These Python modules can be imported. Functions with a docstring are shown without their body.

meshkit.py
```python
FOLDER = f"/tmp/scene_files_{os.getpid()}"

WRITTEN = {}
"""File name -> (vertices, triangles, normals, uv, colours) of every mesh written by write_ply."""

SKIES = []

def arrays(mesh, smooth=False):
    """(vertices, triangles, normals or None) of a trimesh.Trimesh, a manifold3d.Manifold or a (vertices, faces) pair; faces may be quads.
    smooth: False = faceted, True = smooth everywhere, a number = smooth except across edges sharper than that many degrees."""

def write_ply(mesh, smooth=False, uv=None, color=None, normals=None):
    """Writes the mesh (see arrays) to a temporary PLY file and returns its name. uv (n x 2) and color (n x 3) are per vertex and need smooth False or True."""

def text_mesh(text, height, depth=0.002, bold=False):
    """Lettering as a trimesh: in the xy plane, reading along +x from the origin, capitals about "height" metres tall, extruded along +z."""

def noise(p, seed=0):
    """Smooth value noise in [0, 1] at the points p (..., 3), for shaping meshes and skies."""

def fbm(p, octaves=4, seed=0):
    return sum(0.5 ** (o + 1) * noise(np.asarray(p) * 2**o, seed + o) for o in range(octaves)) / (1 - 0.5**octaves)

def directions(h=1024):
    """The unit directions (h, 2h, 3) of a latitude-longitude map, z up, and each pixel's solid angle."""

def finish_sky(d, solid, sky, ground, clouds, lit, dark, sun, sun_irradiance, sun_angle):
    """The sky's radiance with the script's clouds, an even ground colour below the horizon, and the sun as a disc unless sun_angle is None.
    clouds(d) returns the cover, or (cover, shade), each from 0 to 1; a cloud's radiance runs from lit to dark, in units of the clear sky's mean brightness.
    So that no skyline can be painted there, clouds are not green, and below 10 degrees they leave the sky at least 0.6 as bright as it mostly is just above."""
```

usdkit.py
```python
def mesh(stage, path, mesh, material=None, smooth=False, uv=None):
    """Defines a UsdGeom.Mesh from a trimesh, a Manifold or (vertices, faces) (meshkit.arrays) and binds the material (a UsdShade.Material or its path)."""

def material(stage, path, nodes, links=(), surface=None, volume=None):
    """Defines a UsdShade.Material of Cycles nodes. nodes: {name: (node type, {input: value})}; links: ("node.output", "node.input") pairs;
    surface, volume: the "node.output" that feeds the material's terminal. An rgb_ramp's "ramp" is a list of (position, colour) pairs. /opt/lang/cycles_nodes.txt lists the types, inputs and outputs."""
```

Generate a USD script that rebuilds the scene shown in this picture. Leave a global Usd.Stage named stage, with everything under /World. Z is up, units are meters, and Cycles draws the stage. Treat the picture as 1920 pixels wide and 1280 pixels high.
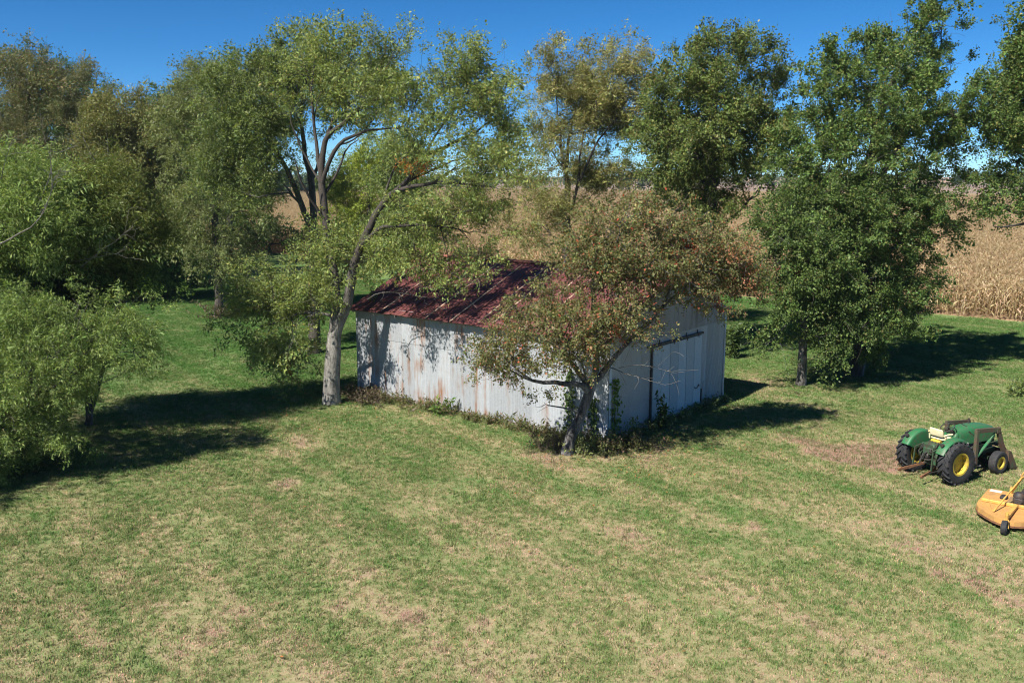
import math
import numpy as np
import trimesh
import usdkit
from meshkit import fbm
from scipy.spatial import cKDTree
from shapely.geometry import Polygon
from pxr import Gf, Sdf, Usd, UsdGeom, UsdLux, UsdShade, Vt

stage = Usd.Stage.CreateInMemory()
UsdGeom.SetStageUpAxis(stage, UsdGeom.Tokens.z)
UsdGeom.SetStageMetersPerUnit(stage, 1.0)
UsdGeom.Xform.Define(stage, "/World")
stage.SetDefaultPrim(stage.GetPrimAtPath("/World"))

# ------------------------------------------------------------------ camera, sky, sun
EYE = 9.0                      # drone height above the lawn
PITCH = math.radians(10.1157)  # camera looks this far below the horizon
FPX = 1749.5                   # focal length in pixels of a 1920 px wide frame
EXPOSURE = 1.0
SUN_AZ, SUN_EL = math.radians(-134.5), math.radians(48.0)
SUN_POWER, SKY_POWER = 1.2, 0.068

cam = UsdGeom.Camera.Define(stage, "/World/camera")
cam.AddTranslateOp().Set(Gf.Vec3d(0, 0, EYE))
cam.AddRotateXOp().Set(90 - math.degrees(PITCH))
cam.CreateHorizontalApertureAttr(36.0)
cam.CreateVerticalApertureAttr(36.0 * 682 / 1024)
cam.CreateFocalLengthAttr(36.0 * FPX / 1920)
cam.CreateClippingRangeAttr(Gf.Vec2f(0.1, 20000))
cam.CreateExposureAttr(EXPOSURE)

sky_mat = usdkit.material(stage, "/World/Looks/sky", {
    "tex": ("sky_texture", {"sky_type": "single_scattering", "sun_disc": False, "sun_elevation": SUN_EL, "sun_rotation": SUN_AZ,
                            "altitude": 6000.0, "air_density": 1.0, "aerosol_density": 0.0, "ozone_density": 3.0}),
    "hs": ("hsv", {"saturation": 1.28, "value": 1.0}), "tone": ("mix", {"mix_type": "multiply", "fac": 1.0, "color2": (0.75, 0.95, 0.97)}),
    "bg": ("background_shader", {"strength": SKY_POWER})}, [("tex.color", "hs.color"), ("hs.color", "tone.color1"), ("tone.color", "bg.color")], surface="bg.background")
dome = UsdLux.DomeLight.Define(stage, "/World/sky")
UsdShade.MaterialBindingAPI.Apply(dome.GetPrim()).Bind(sky_mat)
dome.GetPrim().SetCustomDataByKey("kind", "structure")

SUN = np.array([math.sin(SUN_AZ) * math.cos(SUN_EL), math.cos(SUN_AZ) * math.cos(SUN_EL), math.sin(SUN_EL)])
sun = UsdLux.DistantLight.Define(stage, "/World/sun")
zx = SUN; xx = np.cross([0, 0, 1.0], zx); xx /= np.linalg.norm(xx); yx = np.cross(zx, xx)
sun.AddTransformOp().Set(Gf.Matrix4d(*xx, 0, *yx, 0, *zx, 0, 0, 0, 60, 1))
sun.CreateIntensityAttr(SUN_POWER)
sun.CreateAngleAttr(0.53)
sun.CreateNormalizeAttr(True)
sun.CreateColorAttr(Gf.Vec3f(1.0, 0.95, 0.87))

# ------------------------------------------------------------------ helpers
_c, _s = math.cos(PITCH), math.sin(PITCH)
FW, RT, UP = np.array([0, _c, -_s]), np.array([1.0, 0, 0]), np.array([0, _s, _c])


def at(px, py, Y):
    """the point of the world at depth y = Y that the photograph (1920 px wide) shows at px, py"""
    r = FW + RT * (px - 960) / FPX + UP * (640 - py) / FPX
    return np.array([0, 0, EYE]) + r * Y / r[1]


def ground_at(px, py, z=0.0):
    r = FW + RT * (px - 960) / FPX + UP * (640 - py) / FPX
    return np.array([0, 0, EYE]) + r * (z - EYE) / r[2]


def in_view(x, y, margin=4.0):
    return np.abs(x) < 0.549 * (0.984 * y + 1.6) + margin


used = {}


def path_for(name, parent="/World"):
    key = f"{parent}/{name}"
    n = used.get(key, 0)
    used[key] = n + 1
    return key if n == 0 else f"{key}_{n:03d}"


def tag(prim, label=None, category=None, group=None, kind=None):
    for k, v in (("label", label), ("category", category), ("group", group), ("kind", kind)):
        if v:
            prim.SetCustomDataByKey(k, v)
    return prim


def thing(name, label=None, category=None, loc=(0, 0, 0), rotz=0.0, group=None, parent="/World"):
    x = UsdGeom.Xform.Define(stage, path_for(name, str(parent)))
    x.AddTranslateOp().Set(Gf.Vec3d(*map(float, loc)))
    if rotz:
        x.AddRotateZOp().Set(float(rotz))
    return tag(x.GetPrim(), label, category, group).GetPath()


def part(name, mesh, mat, parent="/World", smooth=False, label=None, category=None, group=None, kind=None):
    m = usdkit.mesh(stage, path_for(name, str(parent)), mesh, mat, smooth)
    tag(m.GetPrim(), label, category, group, kind)
    return m.GetPath()


def copy_of(src, name, loc, rotz=0.0, label=None, group=None, scale=None):
    was = stage.GetPrimAtPath(src).GetCustomData()
    x = UsdGeom.Xform.Define(stage, path_for(name))
    p = x.GetPrim()
    p.GetReferences().AddInternalReference(src)
    p.SetInstanceable(True)
    x.ClearXformOpOrder()
    x.AddTranslateOp(opSuffix="c").Set(Gf.Vec3d(*map(float, loc)))
    x.AddRotateZOp(opSuffix="c").Set(float(rotz))
    if scale is not None:
        x.AddScaleOp(opSuffix="c").Set(Gf.Vec3f(float(scale), float(scale), float(scale)))
    tag(p, label or was.get("label"), was.get("category"), group or was.get("group"))
    return p.GetPath()


def colored(path, col, name="tint"):
    UsdGeom.PrimvarsAPI(stage.GetPrimAtPath(path)).CreatePrimvar(name, Sdf.ValueTypeNames.Color3fArray, "vertex").Set(Vt.Vec3fArray.FromNumpy(np.asarray(col, np.float32)))


def rotz_m(a):
    return trimesh.transformations.rotation_matrix(a, [0, 0, 1])


def box(c, s, rot=None):
    b = trimesh.creation.box(s)
    if rot is not None:
        b.apply_transform(trimesh.transformations.euler_matrix(*rot))
    b.apply_translation(c)
    return b


def bevel_box(c, s, r=0.02, rot=None):
    import manifold3d as m3
    hx = np.array(s) / 2
    pts = []
    for sx in (-1, 1):
        for sy in (-1, 1):
            for sz in (-1, 1):
                p = hx * [sx, sy, sz]
                for k in range(3):
                    q = p - np.array([sx, sy, sz]) * r
                    q[k] = p[k]
                    pts.append(q)
    h = trimesh.Trimesh(*_hull(np.array(pts)), process=False)
    if rot is not None:
        h.apply_transform(trimesh.transformations.euler_matrix(*rot))
    h.apply_translation(c)
    return h


def _hull(pts):
    h = trimesh.convex.convex_hull(pts)
    return h.vertices, h.faces


def tube(pts, radii, n=6, cap=True):
    """a tube along a polyline with one radius a point"""
    p = np.asarray(pts, float)
    r = np.broadcast_to(np.asarray(radii, float), (len(p),))
    t = np.gradient(p, axis=0)
    t /= np.maximum(np.linalg.norm(t, axis=1, keepdims=True), 1e-9)
    ref = np.array([0, 0, 1.0]) if abs(t[:, 2]).mean() < 0.8 else np.array([1.0, 0, 0])
    a = np.cross(t, ref); a /= np.maximum(np.linalg.norm(a, axis=1, keepdims=True), 1e-9)
    b = np.cross(t, a)
    ang = np.arange(n) / n * 2 * np.pi
    v = p[:, None] + r[:, None, None] * (a[:, None] * np.cos(ang)[None, :, None] + b[:, None] * np.sin(ang)[None, :, None])
    v = v.reshape(-1, 3)
    k, j = np.meshgrid(np.arange(len(p) - 1), np.arange(n), indexing="ij")
    q = np.stack([k * n + j, k * n + (j + 1) % n, (k + 1) * n + (j + 1) % n, (k + 1) * n + j], -1).reshape(-1, 4)
    f = np.vstack([q[:, [0, 2, 1]], q[:, [0, 3, 2]]])
    if cap:
        i0, i1 = len(v), len(v) + 1
        v = np.vstack([v, p[0], p[-1]])
        jj = np.arange(n)
        f = np.vstack([f, np.stack([np.full(n, i0), jj, (jj + 1) % n], 1), np.stack([np.full(n, i1), (len(p) - 1) * n + (jj + 1) % n, (len(p) - 1) * n + jj], 1)])
    m = trimesh.Trimesh(v, f, process=False)
    return m


def bar(p0, p1, w, h, up=(0, 0, 1)):
    """a rectangular bar from p0 to p1"""
    p0, p1 = np.array(p0, float), np.array(p1, float)
    x = p1 - p0; L = np.linalg.norm(x); x /= L
    y = np.cross(up, x); y /= np.linalg.norm(y); z = np.cross(x, y)
    b = trimesh.creation.box((L, w, h))
    T = np.eye(4); T[:3, 0], T[:3, 1], T[:3, 2], T[:3, 3] = x, y, z, (p0 + p1) / 2
    b.apply_transform(T)
    return b


def lathe(profile, n=32, axis="y"):
    """profile: (radius, along axis)"""
    m = trimesh.creation.revolve(np.array(profile, float), sections=n)
    if axis == "y":
        m.apply_transform(trimesh.transformations.rotation_matrix(math.pi / 2, [1, 0, 0]))
    elif axis == "x":
        m.apply_transform(trimesh.transformations.rotation_matrix(math.pi / 2, [0, 1, 0]))
    return m


def cat(*ms):
    out = []
    for m in ms:
        out += list(m) if isinstance(m, (list, tuple)) else [m]
    return trimesh.util.concatenate(out)


def mat(name, nodes, links, surface="p.BSDF"):
    return usdkit.material(stage, f"/World/Looks/{name}", nodes, links, surface=surface)


# ------------------------------------------------------------------ materials
def painted(name, base, worn, rough=0.5, amount=0.5, scale=6.0, metallic=0.0, bump=0.0):
    """a surface of one colour with patches of a second, by position on the thing"""
    n = {"tc": ("texture_coordinate", {}), "n1": ("noise_texture", {"scale": scale, "detail": 6.0, "roughness": 0.65}),
         "r": ("rgb_ramp", {"ramp": [(max(amount - 0.14, 0), base), (amount, tuple(0.5 * (a + b) for a, b in zip(base, worn))), (min(amount + 0.1, 1), worn)]}),
         "n2": ("noise_texture", {"scale": scale * 7, "detail": 3.0}), "v": ("map_range", {"from_min": 0.2, "from_max": 0.8, "to_min": 0.8, "to_max": 1.15}),
         "m": ("mix", {"mix_type": "multiply", "fac": 1.0}), "b": ("bump", {"strength": 0.25, "distance": 0.01 + bump}),
         "p": ("principled_bsdf", {"roughness": rough, "metallic": metallic, "specular_ior_level": 0.4})}
    l = [("tc.object", "n1.vector"), ("tc.object", "n2.vector"), ("n1.fac", "r.fac"), ("n2.fac", "v.value"), ("r.color", "m.color1"), ("v.result", "m.color2"),
         ("m.color", "p.base_color"), ("n2.fac", "b.height"), ("b.normal", "p.normal")]
    return mat(name, n, l)


LAWN_ELL = [  # bare and dry spots of the lawn: x, y, angle, half length, half width, strength
]


def lawn_graph(extra_ramp=None):
    """the lawn's colour by place: lush under the trees and far off, dry in front, bare by the tractor"""
    n = {"g": ("geometry", {}), "xyz": ("separate_xyz", {}), "flat": ("combine_xyz", {"z": 0.0}),
         "na": ("noise_texture", {"scale": 0.11, "detail": 3.0, "roughness": 0.55}),
         "nb": ("noise_texture", {"scale": 0.95, "detail": 5.0, "roughness": 0.62, "distortion": 0.6}),
         "nc": ("noise_texture", {"scale": 4.0, "detail": 6.0, "roughness": 0.75}),
         "zy": ("map_range", {"from_min": 16.0, "from_max": 50.0, "to_min": 0.66, "to_max": 0.28, "clamp": True}),
         "zx": ("map_range", {"from_min": -12.0, "from_max": 0.0, "to_min": -0.10, "to_max": 0.0, "clamp": True}),
         "zr": ("map_range", {"from_min": 8.0, "from_max": 20.0, "to_min": 0.0, "to_max": -0.04, "clamp": True}),
         "am": ("map_range", {"from_min": 0.0, "from_max": 1.0, "to_min": -0.24, "to_max": 0.24}),
         "bm": ("map_range", {"from_min": 0.0, "from_max": 1.0, "to_min": -0.36, "to_max": 0.36}),
         "cm": ("map_range", {"from_min": 0.0, "from_max": 1.0, "to_min": -0.72, "to_max": 0.72}),
         "s1": ("math", {"math_type": "add"}), "s2": ("math", {"math_type": "add"}), "s3": ("math", {"math_type": "add"}),
         "s4": ("math", {"math_type": "add"}), "s5": ("math", {"math_type": "add"}),
         "sr": ("mapping", {"rotation": (0, 0, math.radians(52)), "scale": (1, 1, 1)}),
         "w": ("noise_texture", {"scale": 1.0, "detail": 2.0}), "wm": ("map_range", {"from_min": 0.3, "from_max": 0.7, "to_min": -0.17, "to_max": 0.17}),
         "wsc": ("mapping", {"scale": (0.04, 1.0, 1.0)}), "s6": ("math", {"math_type": "add"})}
    l = [("g.position", "xyz.vector"), ("xyz.x", "flat.x"), ("xyz.y", "flat.y"), ("flat.vector", "na.vector"), ("flat.vector", "nb.vector"), ("flat.vector", "nc.vector"),
         ("xyz.y", "zy.value"), ("xyz.x", "zx.value"), ("xyz.x", "zr.value"), ("na.fac", "am.value"), ("nb.fac", "bm.value"), ("nc.fac", "cm.value"),
         ("zy.result", "s1.value1"), ("zx.result", "s1.value2"), ("s1.value", "s2.value1"), ("am.result", "s2.value2"), ("s2.value", "s3.value1"), ("bm.result", "s3.value2"),
         ("s3.value", "s4.value1"), ("cm.result", "s4.value2"), ("s4.value", "s5.value1"), ("zr.result", "s5.value2"),
         ("flat.vector", "sr.vector"), ("sr.vector", "wsc.vector"), ("wsc.vector", "w.vector"), ("w.fac", "wm.value"), ("s5.value", "s6.value1"), ("wm.result", "s6.value2")]
    last = "s6.value"
    for k, (x, y, a, ra, rb, st) in enumerate(LAWN_ELL):
        n[f"em{k}"] = ("mapping", {"mapping_type": "texture", "location": (x, y, 0), "rotation": (0, 0, a), "scale": (ra, rb, 1.0)})
        n[f"eg{k}"] = ("gradient_texture", {"gradient_type": "spherical"})
        n[f"ea{k}"] = ("math", {"math_type": "multiply_add", "value2": st})
        l += [("flat.vector", f"em{k}.vector"), (f"em{k}.vector", f"eg{k}.vector"), (f"eg{k}.fac", f"ea{k}.value1"), (last, f"ea{k}.value3")]
        last = f"ea{k}.value"
    return n, l, last


LAWN_RAMP = [(0.0, (0.115, 0.205, 0.058)), (0.30, (0.165, 0.225, 0.082)), (0.48, (0.225, 0.242, 0.105)), (0.62, (0.300, 0.280, 0.140)), (0.78, (0.365, 0.305, 0.178)), (0.98, (0.310, 0.222, 0.150))]


def spot(px, py, wpx, hpx, st, a=0.0):
    c = ground_at(px, py); e = ground_at(px + wpx, py); q = ground_at(px, py - hpx)
    LAWN_ELL.append((c[0], c[1], a, float(np.hypot(*(e - c)[:2])), float(np.hypot(*(q - c)[:2])), st))


LAWN_ELL += [(10.0, 30.9, -0.82, 1.8, 0.6, 0.9), (11.7, 29.9, 0.0, 2.3, 1.0, 1.1), (10.8, 28.7, -0.68, 2.3, 0.65, 0.9), (12.0, 28.5, 0.2, 1.6, 1.0, 0.7)]
for args in [(1420, 715, 60, 30, 0.45), (540, 906, 40, 16, 0.5), (775, 1155, 40, 22, 0.5),
             (905, 1168, 30, 22, 0.5), (1830, 1097, 34, 20, 0.7), (1765, 1078, 30, 16, 0.6), (1415, 985, 26, 14, 0.6), (690, 1072, 34, 18, 0.45), (390, 1185, 70, 60, 0.38), (1050, 860, 110, 30, 0.35),
             (560, 830, 60, 40, 0.3), (1230, 860, 60, 24, 0.3), (640, 1140, 50, 25, 0.35), (1180, 1000, 60, 20, 0.3), (1900, 1130, 60, 30, 0.45)]:
    spot(*args)

n, l, last = lawn_graph()
n |= {"r": ("rgb_ramp", {"ramp": LAWN_RAMP}), "fn": ("noise_texture", {"scale": 26.0, "detail": 4.0, "roughness": 0.7}), "fv": ("map_range", {"from_min": 0.25, "from_max": 0.75, "to_min": 0.7, "to_max": 1.1}),
      "m": ("mix", {"mix_type": "multiply", "fac": 1.0}), "b": ("bump", {"strength": 0.6, "distance": 0.05}), "p": ("principled_bsdf", {"roughness": 0.95, "specular_ior_level": 0.1})}
l += [(last, "r.fac"), ("flat.vector", "fn.vector"), ("fn.fac", "fv.value"), ("r.color", "m.color1"), ("fv.result", "m.color2"), ("m.color", "p.base_color"), ("fn.fac", "b.height"), ("b.normal", "p.normal")]
M_LAWN = mat("lawn", n, l)

n, l, last = lawn_graph()
n |= {"r": ("rgb_ramp", {"ramp": LAWN_RAMP}), "a": ("attribute", {"attribute": "tint"}), "m": ("mix", {"mix_type": "multiply", "fac": 1.0}),
      "d": ("diffuse_bsdf", {"roughness": 0.5}), "t": ("translucent_bsdf", {}), "x": ("mix_closure", {"fac": 0.3})}
l += [(last, "r.fac"), ("r.color", "m.color1"), ("a.color", "m.color2"), ("m.color", "d.color"), ("m.color", "t.color"), ("d.BSDF", "x.closure1"), ("t.BSDF", "x.closure2")]
M_BLADE = mat("grass_blade", n, l, surface="x.closure")


def tinted_leaf(name, trans=0.3, gloss=0.03, rough=0.45):
    n = {"a": ("attribute", {"attribute": "tint"}), "d": ("diffuse_bsdf", {}), "t": ("translucent_bsdf", {}), "tc": ("mix", {"mix_type": "multiply", "fac": 1.0, "color2": (1.25, 1.2, 0.6)}),
         "x": ("mix_closure", {"fac": trans}), "gl": ("glossy_bsdf", {"roughness": rough, "color": (0.9, 0.9, 0.9)}), "y": ("mix_closure", {"fac": gloss})}
    l = [("a.color", "d.color"), ("a.color", "tc.color1"), ("tc.color", "t.color"), ("d.BSDF", "x.closure1"), ("t.BSDF", "x.closure2"), ("x.closure", "y.closure1"), ("gl.BSDF", "y.closure2")]
    return mat(name, n, l, surface="y.closure")


M_LEAF = tinted_leaf("leaf", 0.33, 0.02, 0.5)
M_OAKLEAF = tinted_leaf("oak_leaf", 0.26, 0.018, 0.45)
M_CORN = tinted_leaf("dry_corn", 0.25, 0.01, 0.6)


def bark(name, dark, light, scale=5.0, thr=0.5, upper=None):
    """upper: the colour of the younger wood higher in the crown"""
    n = {"g": ("geometry", {}), "mp": ("mapping", {"scale": (1, 1, 0.35)}), "n1": ("noise_texture", {"scale": scale, "detail": 6.0, "roughness": 0.7}), "n2": ("noise_texture", {"scale": scale * 4.5, "detail": 4.0, "roughness": 0.7}),
         "r": ("rgb_ramp", {"ramp": [(thr - 0.16, dark), (thr + 0.12, light)]}), "v": ("map_range", {"from_min": 0.3, "from_max": 0.7, "to_min": 0.55, "to_max": 1.2}), "m": ("mix", {"mix_type": "multiply", "fac": 1.0}),
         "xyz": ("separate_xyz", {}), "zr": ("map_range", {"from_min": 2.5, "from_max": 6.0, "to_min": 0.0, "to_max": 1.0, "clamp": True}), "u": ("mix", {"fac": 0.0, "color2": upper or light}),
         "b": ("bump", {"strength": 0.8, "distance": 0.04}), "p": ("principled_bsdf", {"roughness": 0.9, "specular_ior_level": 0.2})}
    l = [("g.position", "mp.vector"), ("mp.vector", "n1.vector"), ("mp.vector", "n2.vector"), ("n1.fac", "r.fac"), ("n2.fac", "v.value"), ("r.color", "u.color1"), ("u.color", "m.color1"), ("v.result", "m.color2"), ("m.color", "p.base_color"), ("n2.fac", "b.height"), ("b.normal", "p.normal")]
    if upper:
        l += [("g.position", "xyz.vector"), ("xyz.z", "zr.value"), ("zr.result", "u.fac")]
    return mat(name, n, l)


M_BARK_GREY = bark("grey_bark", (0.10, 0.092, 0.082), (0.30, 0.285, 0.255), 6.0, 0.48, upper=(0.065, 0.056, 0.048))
M_BARK_DARK = bark("dark_bark", (0.045, 0.038, 0.032), (0.13, 0.115, 0.095), 5.0)
M_BARK_PALE = bark("bare_branch", (0.12, 0.105, 0.09), (0.26, 0.24, 0.21), 5.0)


def sheet_metal(name, clean, rust, level, streak=1.0, dark=None):
    """weathered galvanised sheet: rust in patches that run down the sheet"""
    n = {"g": ("geometry", {}), "oi": ("object_info", {}), "mp": ("mapping", {"rotation": (0, 0, math.radians(-51.36)), "scale": (1, 1, 1)}), "ms": ("mapping", {"scale": (2.6, 2.6, 0.22)}), "ns": ("noise_texture", {"scale": 1.6, "detail": 6.0, "roughness": 0.68}),
         "np": ("noise_texture", {"scale": 0.55, "detail": 3.0, "roughness": 0.6}), "nf": ("noise_texture", {"scale": 14.0, "detail": 4.0, "roughness": 0.65}),
         "pm": ("map_range", {"from_min": 0.0, "from_max": 1.0, "to_min": -0.45, "to_max": 0.45}), "om": ("map_range", {"from_min": 0.0, "from_max": 1.0, "to_min": -0.035, "to_max": 0.035}),
         "a1": ("math", {"math_type": "add"}), "a2": ("math", {"math_type": "add"}), "a3": ("math", {"math_type": "multiply_add", "value2": 0.18, "value3": -0.09}), "a4": ("math", {"math_type": "add"}),
         "r": ("rgb_ramp", {"ramp": [(0.0, tuple(c * 0.86 for c in clean)), (level - 0.10, clean), (level, tuple(0.6 * a + 0.4 * b for a, b in zip(clean, rust))), (level + 0.13, rust), (1.0, tuple(c * 0.55 for c in rust))]}),
         "ov": ("map_range", {"from_min": 0.0, "from_max": 1.0, "to_min": 0.86, "to_max": 1.08}), "m": ("mix", {"mix_type": "multiply", "fac": 1.0}),
         "nv": ("map_range", {"from_min": 0.2, "from_max": 0.8, "to_min": 0.82, "to_max": 1.12}), "m2": ("mix", {"mix_type": "multiply", "fac": 1.0}),
         "p": ("principled_bsdf", {"roughness": 0.55, "metallic": 0.0, "specular_ior_level": 0.35})}
    l = [("g.position", "mp.vector"), ("mp.vector", "ms.vector"), ("ms.vector", "ns.vector"), ("g.position", "np.vector"), ("g.position", "nf.vector"), ("np.fac", "pm.value"), ("oi.random", "om.value"),
         ("ns.fac", "a1.value1"), ("pm.result", "a1.value2"), ("a1.value", "a2.value1"), ("om.result", "a2.value2"), ("nf.fac", "a3.value1"), ("a2.value", "a4.value1"), ("a3.value", "a4.value2"), ("a4.value", "r.fac"),
         ("oi.random", "ov.value"), ("r.color", "m.color1"), ("ov.result", "m.color2"), ("nf.fac", "nv.value"), ("m.color", "m2.color1"), ("nv.result", "m2.color2"), ("m2.color", "p.base_color")]
    return mat(name, n, l)


M_WALL = sheet_metal("galvanised_wall", (0.38, 0.40, 0.415), (0.25, 0.115, 0.048), 0.60)
M_ENDWALL = sheet_metal("galvanised_end_wall", (0.36, 0.37, 0.37), (0.27, 0.22, 0.17), 0.78)
M_GABLE = sheet_metal("stained_gable", (0.27, 0.27, 0.27), (0.14, 0.125, 0.11), 0.55)
M_ROOF = sheet_metal("rusty_roof", (0.140, 0.048, 0.045), (0.180, 0.066, 0.046), 0.62)
M_SEAM_LIGHT = painted("worn_roof_seam", (0.50, 0.38, 0.28), (0.25, 0.11, 0.07), 0.6, 0.55, 2.0)
M_SEAM_DARK = painted("rusty_roof_seam", (0.15, 0.05, 0.04), (0.25, 0.10, 0.06), 0.6, 0.5, 2.0)
M_WOOD = painted("weathered_wood", (0.16, 0.14, 0.12), (0.24, 0.21, 0.18), 0.85, 0.5, 4.0)
M_DARKWOOD = painted("dark_timber", (0.035, 0.03, 0.027), (0.07, 0.06, 0.05), 0.9, 0.5, 4.0)
M_DOOR = sheet_metal("door_sheet", (0.34, 0.355, 0.365), (0.30, 0.28, 0.26), 0.80)
M_IRON = painted("black_iron", (0.03, 0.03, 0.032), (0.07, 0.045, 0.03), 0.6, 0.55, 8.0)
M_SOIL = painted("field_soil", (0.24, 0.17, 0.11), (0.30, 0.22, 0.14), 0.95, 0.5, 0.3)

# ------------------------------------------------------------------ ground, fields
ED = np.array([-0.755, 0.655]); EN = np.array([0.655, 0.755])   # along the corn field's edge, and into the field
E0 = np.array([31.2, 57.5])


def field_depth(x, y):
    return (np.asarray(x) - E0[0]) * EN[0] + (np.asarray(y) - E0[1]) * EN[1]


g = trimesh.creation.cylinder(radius=4000, height=0.02, sections=96)
g.apply_translation([0, 0, -0.02])
n = {"g": ("geometry", {}), "n1": ("noise_texture", {"scale": 0.004, "detail": 3.0}), "n2": ("noise_texture", {"scale": 0.08, "detail": 5.0}),
     "r": ("rgb_ramp", {"ramp": [(0.3, (0.33, 0.225, 0.14)), (0.5, (0.37, 0.26, 0.155)), (0.7, (0.29, 0.20, 0.14))]}), "v": ("map_range", {"from_min": 0.3, "from_max": 0.7, "to_min": 0.85, "to_max": 1.1}), "m": ("mix", {"mix_type": "multiply", "fac": 1.0}),
     "p": ("principled_bsdf", {"roughness": 1.0, "specular_ior_level": 0.0})}
M_FIELDS = mat("far_fields", n, [("g.position", "n1.vector"), ("g.position", "n2.vector"), ("n1.fac", "r.fac"), ("n2.fac", "v.value"), ("r.color", "m.color1"), ("v.result", "m.color2"), ("m.color", "p.base_color")])
part("ground", g, M_FIELDS, kind="structure")


def strip(d0, d1, s0, s1, z):
    q = np.array([[*(E0 + EN * d + ED * s), z] for d, s in ((d0, s0), (d0, s1), (d1, s1), (d1, s0))])
    return trimesh.Trimesh(q, [[0, 1, 2], [0, 2, 3]] if np.cross(q[1] - q[0], q[2] - q[0])[2] > 0 else [[0, 2, 1], [0, 3, 2]], process=False)


part("lawn", strip(-160, 0.3, -160, 260, 0.0), M_LAWN, kind="structure")
M_STUBBLE = painted("pale_stubble", (0.50, 0.38, 0.22), (0.42, 0.31, 0.18), 1.0, 0.5, 0.05)
M_PINKFIELD = painted("brown_field", (0.25, 0.18, 0.12), (0.22, 0.155, 0.105), 1.0, 0.5, 0.03)
part("stubble_field", strip(300, 420, -700, 700, 0.0), M_STUBBLE, kind="structure")
part("brown_field", strip(424, 1100, -1500, 1500, 0.0), M_PINKFIELD, kind="structure")

# ------------------------------------------------------------------ the barn
F = np.array([3.241, 30.597]); BARN_ROT = 51.36
W, L, HW, RIDGE = 8.61, 12.375, 3.66, 5.42
barn = thing("barn", "old metal barn with pale corrugated walls and rusty red gable roof", "barn", (F[0], F[1], 0), BARN_ROT)
bu = np.array([-math.sin(math.radians(BARN_ROT)), math.cos(math.radians(BARN_ROT))]); bv = np.array([math.cos(math.radians(BARN_ROT)), math.sin(math.radians(BARN_ROT))])


def corrugated(w, h0, h1a, h1b=None, pitch=0.0677, amp=0.011, seg=4):
    """a corrugated sheet in the x-z plane, facing -y; its top slopes from h1a to h1b"""
    h1b = h1a if h1b is None else h1b
    nseg = int(round(w / pitch * seg))
    x = np.linspace(0, w, nseg + 1)
    y = amp * np.sin(x / pitch * 2 * np.pi)
    v = np.vstack([np.stack([x, y, np.full_like(x, h0)], 1), np.stack([x, y, h1a + (h1b - h1a) * x / w], 1)])
    k = np.arange(nseg)
    f = np.vstack([np.stack([k, k + 1, k + nseg + 2], 1), np.stack([k, k + nseg + 2, k + nseg + 1], 1)])
    return trimesh.Trimesh(v, f, process=False)


rng = np.random.default_rng(11)
# long wall at local x = 0 (faces -x): sheets run along local y
TO_LONG = np.array([[0, 1, 0, 0], [-1, 0, 0, 0], [0, 0, 1, 0], [0, 0, 0, 1.0]])
nsheet = 19
sw = L / nsheet


def long_wall(x0, flip):
    wall = thing("long_wall", parent=barn)
    for k in range(nsheet):
        for row, (z0, z1) in enumerate(((0.06, 2.47), (2.42, HW + 0.05))):
            m = corrugated(sw + 0.03, z0, z1)
            m.apply_translation([-(sw + 0.03) / 2, (0.006 if row == 0 else -0.006) + rng.normal(0, 0.002), 0])
            m.apply_transform(rotz_m(rng.normal(0, 0.004)))
            m.apply_transform(rotz_m(-math.pi / 2 if not flip else math.pi / 2))
            m.apply_translation([x0, sw * (k + 0.5), 0])
            part("sheet", m, M_WALL, wall)


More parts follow.
